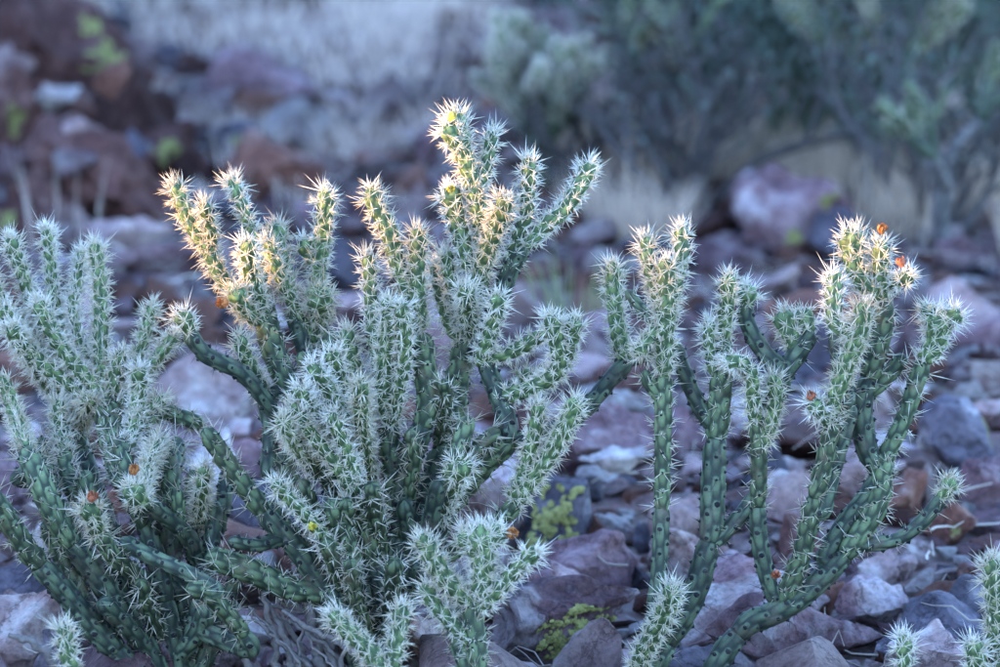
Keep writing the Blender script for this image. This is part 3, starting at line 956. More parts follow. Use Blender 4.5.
# ---- the big cholla in the middle
plant('mid', 370, 20, 'largest cholla, many-branched, its upper tips lit warm by the sun')
k = 'mid'
stem(k, 'o', 16, 0, [(421, 332), (424, 360), (428, 395), (425, 420), (411, 455), (405, 490), (398, 560), (385, 690)], 10, True)
stem(k, 'o', 16, 50, [(470, 330), (460, 365), (454, 406), (448, 440), (436, 472), (420, 530), (400, 600), (388, 690)], 40, True)
stem(k, 'o', 16, 70, [(262, 300), (272, 345), (290, 390), (315, 440), (345, 520), (362, 600), (372, 690)], 40, True)
stem(k, 'o', 15, 30, [(330, 330), (345, 400), (362, 470), (372, 560), (378, 690)], 20, True)
stem(k, 'o', 16, -40, [(206, 556), (235, 565), (259, 574), (289, 588), (325, 596), (350, 630), (366, 690)], 0, True)
stem(k, 'o', 13, -60, [(204, 428), (222, 455), (252, 496), (271, 522), (292, 543), (312, 570), (335, 600)])
stem(k, 'o', 9, -70, [(228, 541), (256, 545), (284, 538)])
stem(k, 'o', 14, 20, [(388, 420), (392, 470), (394, 530), (390, 600)])
stem(k, 'o', 15, -10, [(512, 440), (486, 463), (465, 486), (445, 516), (420, 570)])
stem(k, 'o', 13, 20, [(484, 358), (492, 380), (502, 404), (512, 442)])
stem(k, 'o', 14, -50, [(360, 480), (365, 530), (376, 590), (380, 650)])
stem(k, 'o', 14, -70, [(330, 500), (345, 540), (362, 600), (374, 660)])
stem(k, 'o', 13, -30, [(404, 500), (412, 550), (402, 610)])
stem(k, 'o', 12, 90, [(292, 310), (303, 345), (318, 390), (330, 440)])
stem(k, 'o', 12, 110, [(318, 312), (320, 345), (328, 390), (340, 450)])
stem(k, 'o', 12, 40, [(268, 480), (271, 430), (267, 398)], 40)
stem(k, 'o', 11, -10, [(187, 330), (198, 346), (210, 357), (240, 372), (262, 396), (285, 430)])
stem(k, 'y', 11, -14, [(178, 312), (184, 320), (190, 332)], head=True)
stem(k, 'y', 12, 40, [(174, 182), (182, 204), (193, 228), (206, 246), (220, 275), (242, 300)])
stem(k, 'y', 9, 20, [(203, 202), (207, 218), (212, 240)])
stem(k, 'y', 10, 70, [(231, 178), (238, 196), (246, 216), (256, 250), (262, 285)])
stem(k, 'y', 13, 0, [(248, 240), (249, 265), (256, 292), (263, 320)])
stem(k, 'y', 10, 50, [(268, 240), (276, 266), (286, 290), (300, 318), (316, 345)])
stem(k, 'y', 13, 70, [(326, 190), (325, 212), (322, 240), (318, 272), (317, 310)])
stem(k, 'y', 11, 90, [(303, 238), (308, 250), (320, 268)], head=True)
stem(k, 'y', 15, 60, [(320, 290), (319, 306), (318, 325)], head=True, sk=1.2)
stem(k, 'y', 12, 100, [(275, 224), (278, 240), (283, 262), (290, 300)], head=True)
stem(k, 'y', 11, 10, [(236, 288), (240, 304), (254, 318)], head=True)
stem(k, 'y', 12, 20, [(238, 336), (246, 356), (256, 378), (266, 398)])
stem(k, 'y', 13, -20, [(370, 187), (376, 208), (387, 226), (394, 250), (400, 272), (412, 300), (420, 330)])
stem(k, 'y', 11, 10, [(368, 254), (370, 276), (371, 300), (374, 330), (380, 380), (388, 420)])
stem(k, 'y', 13, -50, [(388, 298), (389, 330), (386, 360), (385, 395), (388, 424)])
stem(k, 'y', 13, -20, [(419, 228), (417, 256), (417, 292), (420, 330)])
stem(k, 'y', 13, 10, [(346, 328), (350, 348), (357, 376), (364, 410), (366, 450)])
stem(k, 'y', 12, -50, [(330, 350), (340, 382), (352, 412), (364, 450)])
stem(k, 'y', 12, -80, [(310, 364), (325, 386), (340, 410), (358, 446), (364, 470)])
stem(k, 'y', 12, -95, [(297, 388), (312, 411), (330, 438), (350, 470)])
stem(k, 'y', 12, -105, [(281, 418), (298, 446), (318, 470), (345, 494)])
stem(k, 'y', 11, -90, [(290, 402), (308, 430), (336, 464), (352, 488)])
stem(k, 'y', 12, -105, [(361, 382), (361, 410), (364, 442), (370, 480)])
stem(k, 'y', 11, -85, [(330, 412), (342, 440), (356, 476)])
stem(k, 'y', 11, -60, [(400, 302), (404, 328), (404, 356), (398, 395), (390, 430)])
stem(k, 'm', 12, -90, [(372, 484), (376, 520), (380, 560)], sk=1.4)
stem(k, 'm', 12, -80, [(346, 500), (350, 540), (362, 590)], sk=1.4)
stem(k, 'y', 11, -110, [(273, 482), (290, 500), (308, 518), (322, 534), (336, 548)], sk=.9)
flower(k, 312, 526, -135, BUD_YELLOW, 10, 'bud')
flower(k, 223, 303, -4, FLOWER_ORANGE, 15)
# tallest group
stem(k, 'm', 14, 20, [(485, 262), (478, 290), (470, 330)])
stem(k, 'y', 14, 0, [(455, 110), (459, 130), (464, 155), (473, 185), (479, 215), (482, 262)])
stem(k, 'y', 11, -12, [(446, 124), (452, 138), (462, 152)], head=True)
stem(k, 'y', 10, 20, [(492, 130), (488, 160), (478, 188)])
stem(k, 'y', 13, 10, [(448, 186), (452, 200), (458, 225), (470, 262)], head=True)
stem(k, 'y', 14, -30, [(506, 196), (498, 222), (487, 252), (474, 285)])
stem(k, 'o', 14, 40, [(526, 247), (513, 262), (502, 290), (490, 320), (472, 350)])
stem(k, 'y', 12, 30, [(529, 157), (528, 186), (526, 214), (516, 244), (508, 270)])
stem(k, 'y', 13, 60, [(591, 161), (580, 186), (562, 212), (542, 228), (526, 247)])
stem(k, 'y', 10, 20, [(447, 250), (448, 272), (456, 300), (462, 340)])
stem(k, 'y', 11, 50, [(436, 262), (440, 290), (452, 330)])
stem(k, 'y', 14, -20, [(466, 286), (468, 312), (470, 338)])
stem(k, 'y', 12, -30, [(499, 294), (495, 318), (486, 345), (480, 360)])
stem(k, 'y', 13, -40, [(550, 314), (556, 340), (558, 366), (540, 384)])
stem(k, 'o', 10, 30, [(520, 384), (508, 390), (494, 396)])
stem(k, 'y', 13, 20, [(535, 374), (526, 380), (518, 386)], head=True)
stem(k, 'y', 13, -30, [(576, 318), (570, 340), (562, 365), (548, 380), (524, 386)])
stem(k, 'y', 11, -10, [(566, 322), (540, 336), (516, 350), (496, 356), (484, 362)])
stem(k, 'o', 12, 60, [(629, 361), (610, 380), (584, 410), (556, 430), (514, 442)])
stem(k, 'y', 14, -60, [(576, 398), (566, 426), (547, 458), (526, 486), (508, 512), (470, 540), (430, 566)])
stem(k, 'y', 11, -50, [(539, 402), (535, 432), (526, 464), (512, 500)])
stem(k, 'y', 13, -60, [(462, 460), (456, 478), (447, 498), (436, 520)], head=True)
stem(k, 'm', 12, -30, [(468, 416), (462, 440), (450, 470)], sk=1.4)
flower(k, 452, 117, -14, BUD_YELLOW, 11, 'bud')
flower(k, 451, 189, -6, BUD_YELLOW, 10, 'bud')
# the arm that reaches right and carries its own cluster
stem(k, 'y', 13, 50, [(613, 262), (614, 290), (617, 325), (624, 358)])
stem(k, 'o', 9, 70, [(668, 340), (650, 352), (629, 362)])
for i, (pts, r, kk) in enumerate([
        ([(250, 590), (256, 615), (266, 640), (280, 680)], 4, 0), ([(260, 590), (272, 615), (286, 640), (300, 690)], 4.5, 0),
        ([(296, 600), (310, 630), (318, 655), (330, 700)], 6, 0), ([(318, 596), (322, 630), (330, 660), (340, 700)], 6, 0),
        ([(285, 610), (300, 622), (318, 640), (345, 680)], 5, 0), ([(232, 600), (236, 630), (244, 660), (252, 690)], 4, 0),
        ([(340, 610), (330, 640), (336, 668), (350, 700)], 5, 0), ([(296, 560), (312, 600), (328, 650), (340, 690)], 5, 0)]):
    dead_stem(k, [(a, b, -10 + 6 * (i % 5)) for a, b in pts][::-1], r)

rd_ = random.Random(55)
for i in range(18):
    x0 = rd_.uniform(300, 385); x1 = rd_.uniform(225, 345); y1 = rd_.uniform(585, 650)
    m1 = ((x0 + x1) / 2 + rd_.uniform(-34, 34), (690 + y1) / 2 + rd_.uniform(-16, 16))
    dd = rd_.uniform(-40, 60)
    dead_stem(k, [(x0, 704, dd), (m1[0] * .6 + x0 * .4, m1[1] * .6 + 704 * .4, dd), (m1[0], m1[1], dd + rd_.uniform(-15, 15)), (x1, y1, dd + rd_.uniform(-30, 30))], rd_.choice((1.2, 1.6, 2.0, 2.6, 4.0)))
for pts, kd, rr_, dd in (
        ([(300, 480), (318, 520), (340, 560), (362, 620)], 'o', 12, -40), ([(282, 450), (300, 500), (330, 550), (350, 600)], 'o', 12, 30),
        ([(440, 480), (430, 520), (415, 560), (402, 610)], 'o', 12, -50), ([(325, 540), (340, 580), (358, 630)], 'm', 11, -80),
        ([(395, 560), (392, 590), (388, 640)], 'm', 12, -90), ([(420, 560), (408, 600), (394, 650)], 'o', 12, -60),
        ([(268, 500), (290, 530), (320, 575), (350, 630)], 'm', 10, 40), ([(350, 560), (356, 600), (370, 650)], 'm', 11, -100),
        ([(500, 430), (480, 445), (455, 480)], 'm', 10, -20), ([(410, 430), (414, 460), (408, 500)], 'm', 10, -50),
        ([(444, 380), (446, 405), (440, 440)], 'm', 10, -20), ([(300, 352), (312, 380), (325, 420)], 'm', 10, 40)):
    stem(k, kd, rr_, dd, pts, sk=1.3)
k = 'left'
for pts, kd, rr_, dd in (
        ([(40, 440), (52, 490), (75, 545), (110, 600)], 'm', 12, 20), ([(120, 440), (130, 480), (145, 530)], 'm', 12, -50),
        ([(178, 440), (172, 480), (170, 530), (176, 580)], 'o', 12, 10), ([(84, 470), (96, 520), (118, 570), (145, 630)], 'o', 12, -20),
        ([(215, 500), (212, 540), (202, 590), (190, 640)], 'o', 11, 20), ([(60, 500), (85, 560), (120, 620)], 'm', 11, 40),
        ([(140, 580), (150, 610), (165, 650)], 'm', 11, -60), ([(235, 600), (222, 630), (200, 668)], 'o', 11, 10),
        ([(120, 540), (150, 556), (186, 572), (215, 590)], 'o', 11, -60), ([(228, 470), (222, 510), (210, 550), (196, 600)], 'o', 11, 40),
        ([(100, 600), (125, 625), (150, 655)], 'o', 12, -80), ([(45, 520), (70, 575), (105, 630), (140, 680)], 'o', 12, -40),
        ([(244, 560), (232, 590), (214, 630), (196, 680)], 'o', 10, 0), ([(160, 440), (150, 462), (140, 500)], 'y', 11, -40), ([(60, 400), (58, 425), (66, 460)], 'y', 11, -40)):
    stem(k, kd, rr_, dd, pts, sk=1.2)

# ---- the branching cholla on the right
plant('right', 690, 10, 'open candelabra-shaped cholla with bare green trunks and orange dried blooms')
k = 'right'
stem(k, 'o', 15, 0, [(722, 336), (722, 373), (717, 425), (713, 483), (711, 530), (701, 572), (690, 604), (665, 647), (640, 700)], 0, True)
stem(k, 'o', 11, -30, [(664, 372), (663, 430), (662, 494), (660, 554), (656, 597), (648, 650), (640, 700)], -20, True)
stem(k, 'o', 15, 30, [(884, 455), (878, 500), (858, 536), (828, 572), (796, 600), (768, 616), (751, 622), (726, 650), (700, 700)], 10, True)
stem(k, 'm', 13, -20, [(835, 398), (832, 424), (822, 472), (810, 520), (800, 560), (784, 600)], sk=1.0)
stem(k, 'y', 14, -50, [(863, 302), (860, 328), (848, 362), (836, 395), (831, 425)])
stem(k, 'o', 11, -10, [(754, 400), (758, 437), (759, 476), (758, 526), (765, 569), (775, 598)])
stem(k, 'o', 10, 10, [(758, 490), (748, 506), (726, 532), (710, 545)])
stem(k, 'o', 12, 40, [(925, 359), (915, 386), (906, 414), (888, 452), (872, 488), (844, 524), (826, 556)])
stem(k, 'y', 16, 30, [(938, 308), (939, 326), (934, 345), (925, 360)], head=True, sk=0.8)
stem(k, 'y', 10, 20, [(962, 314), (950, 318), (938, 324)], head=True)
stem(k, 'y', 10, 36, [(926, 304), (930, 314), (936, 326)], head=True)
stem(k, 'o', 14, 40, [(885, 296), (882, 330), (872, 368), (862, 404), (866, 445), (878, 470)])
stem(k, 'y', 14, 30, [(882, 240), (880, 266), (884, 298)])
stem(k, 'y', 15, 40, [(855, 228), (852, 246), (856, 270), (874, 292)], head=True)
stem(k, 'y', 9, 10, [(912, 275), (900, 281), (886, 286)], head=True)
stem(k, 'y', 13, 0, [(835, 272), (834, 300), (836, 325)])
stem(k, 'o', 12, 20, [(836, 322), (838, 345), (842, 372), (846, 400)])
stem(k, 'm', 11, 50, [(904, 354), (890, 374), (870, 392)], sk=.8)
stem(k, 'o', 12, 10, [(852, 404), (842, 440), (830, 480), (822, 510)])
stem(k, 'o', 10, 20, [(943, 496), (934, 508), (920, 524), (896, 540), (862, 545)])
stem(k, 'y', 9, 16, [(954, 478), (948, 487), (940, 500)], head=True)
stem(k, 'y', 14, -50, [(666, 258), (667, 298), (665, 335), (664, 376)])
stem(k, 'y', 10, -30, [(646, 236), (648, 262), (656, 292), (664, 318)])
stem(k, 'y', 12, -20, [(681, 226), (681, 250), (676, 280), (668, 312)])
stem(k, 'm', 8, 0, [(627, 291), (643, 310), (662, 330)])
stem(k, 'y', 11, -50, [(636, 356), (648, 340), (662, 324)])
stem(k, 'm', 10, -30, [(644, 370), (650, 384), (662, 400)])
stem(k, 'o', 11, 10, [(672, 340), (684, 372), (700, 408), (714, 430)])
stem(k, 'y', 12, -30, [(727, 274), (728, 296), (724, 322), (722, 340)])
stem(k, 'o', 12, 20, [(745, 300), (748, 324), (763, 351), (781, 372), (776, 398)])
stem(k, 'y', 12, 10, [(746, 284), (746, 296), (747, 306)], head=True)
stem(k, 'y', 10, -20, [(709, 320), (709, 344), (714, 370)])
stem(k, 'y', 12, -50, [(724, 364), (738, 362), (750, 372), (753, 394), (756, 424)])
stem(k, 'y', 11, -20, [(773, 374), (776, 396), (770, 426), (760, 450)])
stem(k, 'o', 13, 20, [(812, 330), (800, 350), (786, 370), (772, 396), (762, 420)])
stem(k, 'y', 12, 20, [(784, 310), (786, 324), (796, 350)], head=True)
stem(k, 'y', 11, 30, [(800, 310), (806, 322), (808, 336)], head=True)
stem(k, 'y', 9, -40, [(811, 402), (820, 412), (830, 424)], head=True)
stem(k, 'y', 14, -90, [(673, 586), (668, 606), (656, 630), (640, 660), (636, 700)])
flower(k, 882, 229, 20, FLOWER_ORANGE, 12)
flower(k, 901, 262, 8, FLOWER_RED, 12)
flower(k, 811, 396, -46, FLOWER_RED, 11)
flower(k, 776, 574, -20, FLOWER_RED, 11)

# ---- small chollas in front
plant('front', 478, -190, 'short three-headed cholla with one orange bloom in front of the largest cholla')
k = 'front'
stem(k, 'm', 14, -190, [(483, 590), (473, 612), (476, 640), (479, 700)], -190, True, sk=1.2)
stem(k, 'y', 14, -205, [(420, 534), (432, 556), (446, 580), (468, 600)])
stem(k, 'y', 15, -200, [(480, 524), (482, 548), (483, 575), (478, 600)], head=True, sk=1.2)
stem(k, 'y', 12, -190, [(462, 528), (468, 540), (480, 556)], head=True)
stem(k, 'y', 12, -195, [(500, 524), (494, 538), (484, 552)], head=True)
stem(k, 'y', 12, -215, [(538, 549), (520, 566), (500, 588), (480, 608)])
stem(k, 'y', 12, -180, [(424, 584), (432, 600), (448, 620), (470, 640)])
stem(k, 'm', 12, -170, [(450, 600), (456, 630), (468, 670)], sk=1.4)
flower(k, 511, 533, -200, FLOWER_ORANGE, 14)
plant('front2', 385, -210, 'pair of low spiny stems leaning outwards at the foot of the largest cholla')
k = 'front2'
stem(k, 'y', 14, -240, [(330, 612), (350, 633), (372, 656), (388, 700)], -230, True)
stem(k, 'y', 12, -225, [(402, 604), (398, 635), (392, 665), (390, 710)], -230, True)
plant('front3', 72, -260, 'single short upright cholla stem in front of the leaning stems')
stem('front3', 'y', 12, -270, [(63, 624), (67, 650), (72, 680), (74, 720)], -260, True)
dead_stem('front3', [(74, 700, -240), (50, 664, -245), (30, 646, -250), (6, 630, -255)], 5)
plant('front4', 985, -120, 'low cluster of spiny cholla tips beside the dark slate block')
k = 'front4'
stem(k, 'y', 14, -140, [(991, 556), (994, 590), (996, 630), (992, 700)], -120, True)
stem(k, 'y', 15, -150, [(974, 640), (976, 660), (988, 690)])
stem(k, 'y', 13, -130, [(1020, 600), (1012, 640), (998, 680)])
plant('front5', 905, -130, 'lone cholla tip poking up in front of the dark slate block')
stem('front5', 'y', 12, -140, [(904, 634), (905, 660), (906, 720)], -130, True)


# ------------------------------------------------------------------ background cacti
def far_cholla(px, py, hpx, wpx, label, seed, kinds=('o', 'm', 'y'), lean=0.0, n_main=4, trunk=0.35, sk=1.0):
    r = random.Random(seed)
    q = G(px, py); s = scale_at(q)
    g = hills(q.x, q.y)
    pl = thing('cholla_cactus', (q.x, q.y, g), label, 'cactus')
    H, Wd = hpx * s, wpx * s
    def seg(a, b, rad, kind, tip):
        m = (a + b) / 2 + Vector((r.uniform(-1, 1), r.uniform(-1, 1), 0)) * (b - a).length * 0.08
        path, ss = catmull([a, m, b], 0.006)
        return joint(pl, (q.x, q.y, g), path, ss, rad, kind, 0.8, tip, 0.5, False, sk)
    o = Vector((q.x, q.y, g - 0.03))
    top = o + Vector((lean * H, 0, H * trunk))
    seg(o, top, 0.016, kinds[0], False)
    def grow(a, d, depth, left):
        L = r.uniform(0.045, 0.085) * (1 if depth else 1.5)
        b = a + d * L
        last = depth >= 4 or left - L < 0.03
        seg(a, b, 0.011 if depth < 1 else 0.0085, kinds[0] if depth == 0 else (kinds[1] if not last and depth < 2 else kinds[2]), last)
        if last: return
        for _ in range(r.choice((1, 2, 2, 3))):
            nd = (d + Vector((r.uniform(-.75, .75), r.uniform(-.75, .75), r.uniform(-.1, .65)))).normalized()
            grow(b, nd, depth + 1, left - L)
    for i in range(n_main):
        a = i * 6.283 / n_main + r.uniform(-.4, .4)
        d = Vector((math.cos(a) * Wd / H * 1.1, math.sin(a) * Wd / H * 1.1, 0.75)).normalized()
        st = o.lerp(top, r.uniform(0.55, 1.0))
        grow(st, d, 0, H * (1 - trunk))
    return pl

far_cholla(545, 190, 190, 75, 'pale green cholla with dark dead base beside the pinkish background boulder', 3, trunk=0.3, n_main=6, sk=1.6)
far_cholla(655, 200, 250, 90, 'dark-trunked cholla between the pinkish boulder and the twiggy shrub', 8, kinds=('w', 'o', 'm'), trunk=0.45, n_main=3)
far_cholla(948, 262, 250, 150, 'tall cholla on a bare dark trunk with pale flat-spreading heads', 14, kinds=('w', 'o', 'm'), trunk=0.5, n_main=3)
far_cholla(868, 205, 300, 150, 'pale-headed cholla growing up through the twiggy shrub', 21, kinds=('w', 'm', 'y'), trunk=0.5, n_main=4)

# ------------------------------------------------------------------ twiggy shrubs
def shrub(px, py, label, seed, height, spread, n_stems, leaf_n, leaf_mat, twig_mat, leaf_size=0.016, name='desert_shrub', bare=0.25):
    r = random.Random(seed); nr = np.random.default_rng(seed)
    q = G(px, py); g = hills(q.x, q.y)
    root = thing(name, (q.x, q.y, g), label, 'shrub')
    tips = []
    Vs, Fs, nv = [], [], 0
    def tube(pts, r0, r1):
        nonlocal nv
        V, F = tube_path(pts, r0, r1, 5)
        Vs.append(V); Fs.append(F + nv); nv += len(V)
    def branch(a, d, L, rad, depth):
        pts = [a]
        p, dd = a, d
        for _ in range(5):
            dd = (dd + Vector((r.gauss(0, .16), r.gauss(0, .16), r.gauss(0.03, .10)))).normalized()
            p = p + dd * L / 5; pts.append(p)
        tube(pts, rad, rad * 0.5)
        if depth >= 1:
            for k_ in range(1, 6): tips.append((pts[k_], dd, depth))
        if depth < 3:
            for _ in range(r.randint(3, 4) if depth < 2 else 3):
                k_ = r.randint(2, 5)
                nd = (dd + Vector((r.gauss(0, .55), r.gauss(0, .55), r.gauss(.1, .35)))).normalized()
                branch(pts[k_], nd, L * r.uniform(.45, .7), rad * 0.5, depth + 1)
    for i in range(n_stems):
        a = i * 6.283 / n_stems + r.uniform(-.3, .3)
        k_ = r.uniform(0.15, 1) * spread / height
        d = Vector((math.cos(a) * k_, math.sin(a) * k_, 1)).normalized()
        branch(Vector((q.x + r.uniform(-.05, .05), q.y + r.uniform(-.05, .05), g - 0.02)), d, height * r.uniform(.5, .75), 0.012 * r.uniform(.6, 1.1), 0)
    base = np.array((q.x, q.y, g))
    me = mesh_np('branches', np.concatenate(Vs) - base, np.concatenate(Fs), twig_mat)
    o = bpy.data.objects.new('branches', me); COL.objects.link(o); o.parent = root
    tp = np.array([tuple(t[0]) for t in tips]); td = np.array([tuple(t[1]) for t in tips])
    ok = tp[:, 2] > g + height * bare
    tp, td = tp[ok], td[ok]
    idx = nr.integers(0, len(tp), leaf_n)
    c = tp[idx] + nr.normal(size=(leaf_n, 3)) * 0.02 - base
    d = td[idx] * 0.5 + nr.normal(size=(leaf_n, 3)) * 0.6; d /= np.linalg.norm(d, axis=1)[:, None]
    sd_ = np.cross(d, nr.normal(size=(leaf_n, 3))); sd_ /= np.linalg.norm(sd_, axis=1)[:, None]
    L = leaf_size * nr.uniform(.6, 1.3, leaf_n)[:, None]; w = L * 0.28
    V = np.stack([c, c + d * L * .5 + sd_ * w, c + d * L, c + d * L * .5 - sd_ * w], 1).reshape(-1, 3)
    F = np.arange(leaf_n * 4).reshape(-1, 4)
    fo = bpy.data.objects.new('foliage', mesh_np('foliage', V, F, leaf_mat)); COL.objects.link(fo); fo.parent = root
    fo['kind'] = 'stuff'
    return root
shrub(765, 178, 'dense twiggy blue-green shrub behind the large purple boulder', 5, 0.85, 0.65, 17, 17000, LEAF, TWIG_GREEN, 0.018, bare=0.30)
shrub(890, 190, 'dark twiggy shrub tangled round the bare-trunked cholla', 6, 0.8, 0.7, 16, 14000, LEAF, TWIG_GREEN, 0.018, bare=0.30)
shrub(668, 110, 'sage green shrub behind the pinkish background boulder', 9, 0.6, 0.3, 12, 8000, LEAF2, TWIG, 0.02, bare=0.2)
shrub(985, 150, 'dusty green shrub beyond the dark twiggy shrub', 12, 0.8, 0.7, 14, 13000, LEAF, TWIG_GREEN, 0.02, bare=0.28)
shrub(800, 90, 'broad dusky shrub behind the dense twiggy blue-green shrub', 15, 0.8, 0.8, 14, 14000, LEAF, TWIG_GREEN, 0.02, bare=0.2)
shrub(690, 215, 'bare dark twiggy bush beside the large purple boulder', 16, 0.42, 0.35, 9, 500, LEAF, TWIG, 0.014, bare=0.3)
shrub(925, 240, 'bare dark twiggy bush at the foot of the bare-trunked cholla', 17, 0.42, 0.35, 9, 500, LEAF, TWIG, 0.014, bare=0.3)
shrub(575, 190, 'low dead bush in front of the pinkish background boulder', 18, 0.28, 0.3, 9, 300, LEAF2, TWIG, 0.014, bare=0.3)
shrub(400, -20, 'far pale sage shrub at the top of the grassy slope', 13, 0.25, 0.45, 9, 3500, LEAF2, TWIG_GREEN, 0.02, bare=0.15)
shrub(20, 30, 'low sage shrub behind the tall lichened boulder', 14, 0.4, 0.3, 9, 3000, LEAF2, TWIG_GREEN, 0.02, bare=0.15)

# ------------------------------------------------------------------ grasses
def blades(centres, n_per, h, spread, width, seed, lean=0.35):
    nr = np.random.default_rng(seed)
    c = np.repeat(np.array(centres), n_per, axis=0); n = len(c)
    a = nr.uniform(0, 6.283, n); rr = spread * np.sqrt(nr.random(n))
    off = np.stack([np.cos(a) * rr, np.sin(a) * rr, np.zeros(n)], 1)
    H = h * nr.uniform(0.5, 1.15, n)[:, None]
    ln = np.stack([np.cos(a), np.sin(a), np.zeros(n)], 1) * (nr.uniform(0, lean, n) + 0.05)[:, None]
    p0 = c + off; up = np.array([[0, 0, 1.0]])
    p1 = p0 + (up * 0.55 + ln * 0.4) * H; p2 = p0 + (up * 0.95 + ln * 1.1) * H
    b = nr.uniform(0, 6.283, n); sd_ = np.stack([np.cos(b), np.sin(b), np.zeros(n)], 1) * width * 0.5
    V = np.stack([p0 - sd_, p0 + sd_, p1 + sd_ * .8, p1 - sd_ * .8, p2 + sd_ * .15, p2 - sd_ * .15], 1).reshape(-1, 3)
    i = (np.arange(n) * 6)[:, None]
    F = np.concatenate([np.concatenate([i, i + 1, i + 2, i + 3], 1), np.concatenate([i + 3, i + 2, i + 4, i + 5], 1)], 0)
    return V, F

def tuft(px, py, hpx, label, group, mat, seed, n=90, spread=0.035, lean=0.4, width=0.0025, name='grass_tuft'):
    q = G(px, py); s = scale_at(q); g = hills(q.x, q.y)
    V, F = blades([(0, 0, -0.01)], n, hpx * s, spread, width, seed, lean)
    o = link(name, mesh_np(name, V, F, mat)); o.location = (q.x, q.y, g)
    if group:
        ref, dist = min(((t, math.hypot(q.x - a, q.y - b)) for t, a, b in LANDMARKS), key=lambda t: t[1])
        label = f'{"tall" if hpx > 75 else "low" if hpx < 45 else "middling"} {label} {"right beside" if dist < .3 else "a step from"} {ref}'
        group = label
    o['label'] = label; o['category'] = 'grass'
    if group: o['group'] = group
    return o
r_ = random.Random(31)
tuft(62, 262, 120, 'tall bleached dry stalks in front of the outcrop boulders', None, PALE_GRASS, 2, 14, 0.09, 0.15, 0.0022)
tuft(566, 335, 95, 'loose greenish grass tuft behind the raised cholla arm', None, plain_mat('yellowish_green_grass', (0.12, 0.15, 0.07), (0.28, 0.31, 0.16), 2, .7, .35), 3, 34, 0.05, 0.5, 0.004)
for i in range(46):
    px = r_.uniform(560, 1040); py = r_.uniform(150, 262)
    if 700 < px < 860 and py > 215: py -= 50
    tuft(px, py, r_.uniform(55, 95), 'straw-coloured grass tuft', 'dry tufts under the shrubs', DRY_GRASS, 100 + i, 80, 0.05, 0.45, 0.003)
for i in range(16):
    px = r_.uniform(150, 520); py = r_.uniform(110, 235)
    tuft(px, py, r_.uniform(30, 60), 'bleached grass tuft', 'tufts below the grassy slope', PALE_GRASS, 200 + i, 60, 0.04, 0.5, 0.003)
def field():
    r = random.Random(77); C = []
    while len(C) < 2600:
        y = r.uniform(9.8, 19); half = 0.1 * y + 1.2
        x = r.uniform(-half, half)
        if noise.noise((x * 1.4, y * 0.9, 5.0)) < r.uniform(-0.15, 0.25): continue
        C.append((x, y, hills(x, y) - 0.01))
    V, F = blades(C, 9, 0.12, 0.05, 0.004, 78, 0.7)
    o = link('dry_grass', mesh_np('dry_grass', V, F, PALE_GRASS)); o['kind'] = 'stuff'
    o['label'] = 'bleached dry grass covering the upper slope'; o['category'] = 'grass'
field()

# ------------------------------------------------------------------ lichen
def lichen(key, px, py, rpx, label, seed, n=260):
    o = KEY[key]
    bpy.context.view_layer.update()
    me = o.data
    M = o.matrix_world
    V = [M @ v.co for v in me.vertices]
    bvh = BVHTree.FromPolygons(V, [tuple(p.vertices) for p in me.polygons])
    # where the sight line through the pixel meets the rock, or the rock's nearest point
    s0 = Vector((0, 0, CAM_Z))
    dv = (P(px, py) - s0).normalized()
    hit, nrm, _, _ = bvh.ray_cast(s0, dv)
    if hit is None:
        z = (M.translation - s0).dot(dv)
        hit, nrm, _, _ = bvh.find_nearest(s0 + dv * z)
    rad = rpx * scale_at(hit)
    r = random.Random(seed)
    a = nrm.orthogonal().normalized(); b = nrm.cross(a)
    lobes = [(r.gauss(0, .45), r.gauss(0, .45), r.uniform(.2, .5)) for _ in range(14)]
    vs, fs = [], []
    for _ in range(n * 6):
        lx, ly, lr = r.choice(lobes)
        an, rr = r.uniform(0, 6.28), lr * math.sqrt(r.random())
        p = hit + (a * (lx + rr * math.cos(an)) + b * (ly + rr * math.sin(an))) * rad + nrm * rad * .2
        c, nn, _, _ = bvh.find_nearest(p)
        t = nn.orthogonal().normalized(); u = nn.cross(t)
        fr = rad * r.uniform(.025, .075); i0 = len(vs)
        k = 6
        tl = Vector((r.uniform(-.4, .4), r.uniform(-.4, .4), r.uniform(-.4, .4)))
        n2 = (nn + tl).normalized()
        for q in range(k):
            w = q * 6.283 / k
            vs.append(c + (t * math.cos(w) + u * math.sin(w)) * fr * r.uniform(.7, 1.2) + n2 * fr * r.uniform(.05, .5))
        vs.append(c + nn * fr * r.uniform(.35, .7))
        for q in range(k): fs.append((i0 + q, i0 + (q + 1) % k, i0 + k))
    m = bpy.data.meshes.new('lichen')
    m.from_pydata([tuple(v - hit) for v in vs], [], fs)
    m.materials.append(LICHEN)
    lo = link('lichen', m); lo.location = hit
    tag(lo, label, 'lichen')
lichen('lich_m', 550, 518, 46, 'bright yellow-green lichen mat on the dark rock', 1, 420)
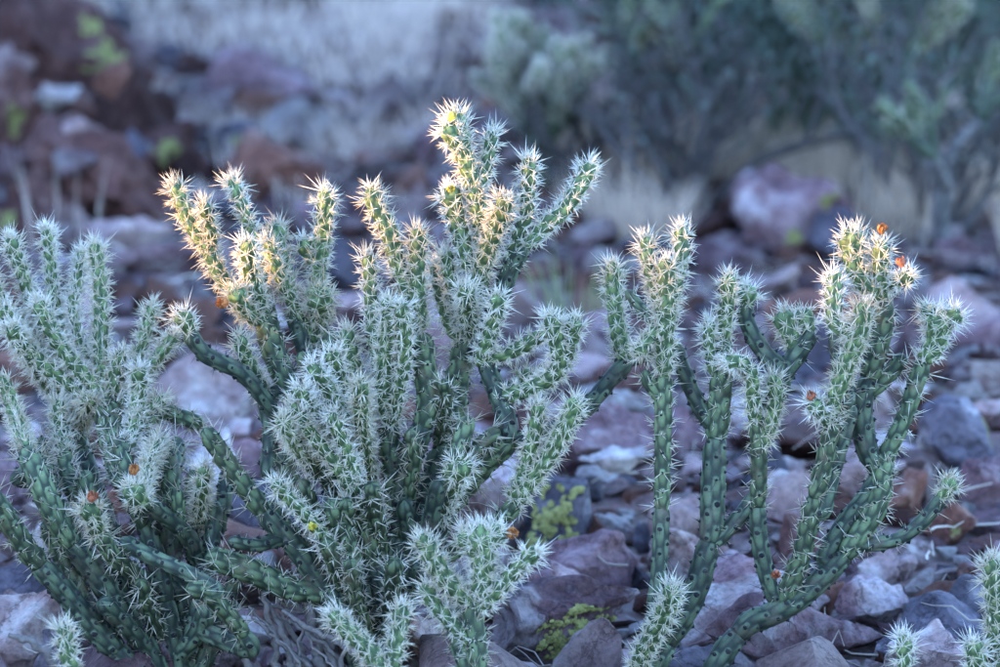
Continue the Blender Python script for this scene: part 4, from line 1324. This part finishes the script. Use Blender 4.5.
lichen('lich_b', 575, 632, 40, 'yellow-green lichen patch on the wide purple rock', 2, 300)
lichen('outcrop', 92, 28, 12, 'small lichen spot near the peak of the tall outcrop boulder', 3, 160)
lichen('outcrop', 110, 58, 24, 'broad lichen band on the shoulder of the tall outcrop boulder', 4, 260)
lichen('outcrop_b', 14, 122, 14, 'lichen spots on the reddish brown outcrop boulder', 5, 160)
lichen('outcrop_e', 165, 150, 18, 'round lichen patch on the brown boulder beside the outcrop', 6, 240)
lichen('outcrop_d', 10, 220, 14, 'lichen patch low on the brown boulder with dry stalks', 7, 160)
lichen('lich_l', 237, 141, 10, 'small lichen spot on the little dark boulder', 8, 140)
lichen('purple_r', 828, 202, 12, 'lichen spot high on the large purple boulder', 9, 140)
lichen('purple_r', 795, 240, 14, 'lichen patch low on the large purple boulder', 10, 160)
lichen('pr14', 994, 440, 14, 'yellow-green lichen on the dark blue-grey boulder', 11, 180)
lichen('pr18', 955, 530, 6, 'tiny lichen dots on the brown rock below the bent arm tip', 12, 60)

def litter():
    r = random.Random(404); Vs, Fs, nv = [], [], 0
    for _ in range(420):
        y = 4.9 + 4.5 * r.random() ** 1.4; x = r.uniform(-1, 1) * (0.1 * y + 0.5)
        L = r.uniform(0.03, 0.12); a = r.uniform(0, 6.28)
        z = hills(x, y) + r.uniform(0.01, 0.05)
        pts = []
        for k in range(5):
            t = k / 4
            pts.append((x + math.cos(a) * L * t + r.gauss(0, .002), y + math.sin(a) * L * t + r.gauss(0, .002), z + r.gauss(0, .003) + t * r.uniform(-.01, .02)))
        V, F = tube_path(pts, r.uniform(.0008, .002), .0005, 5)
        Vs.append(V); Fs.append(F + nv); nv += len(V)
    o = link('twig_litter', mesh_np('twig_litter', np.concatenate(Vs), np.concatenate(Fs), plain_mat('bleached_litter', (0.16, 0.13, 0.11), (0.52, 0.46, 0.40), 20, .8)))
    o['kind'] = 'stuff'; o['label'] = 'dry broken twigs scattered over the stones'; o['category'] = 'litter'
litter()
print('joints', NJ, 'rocks', len(ROCKS))
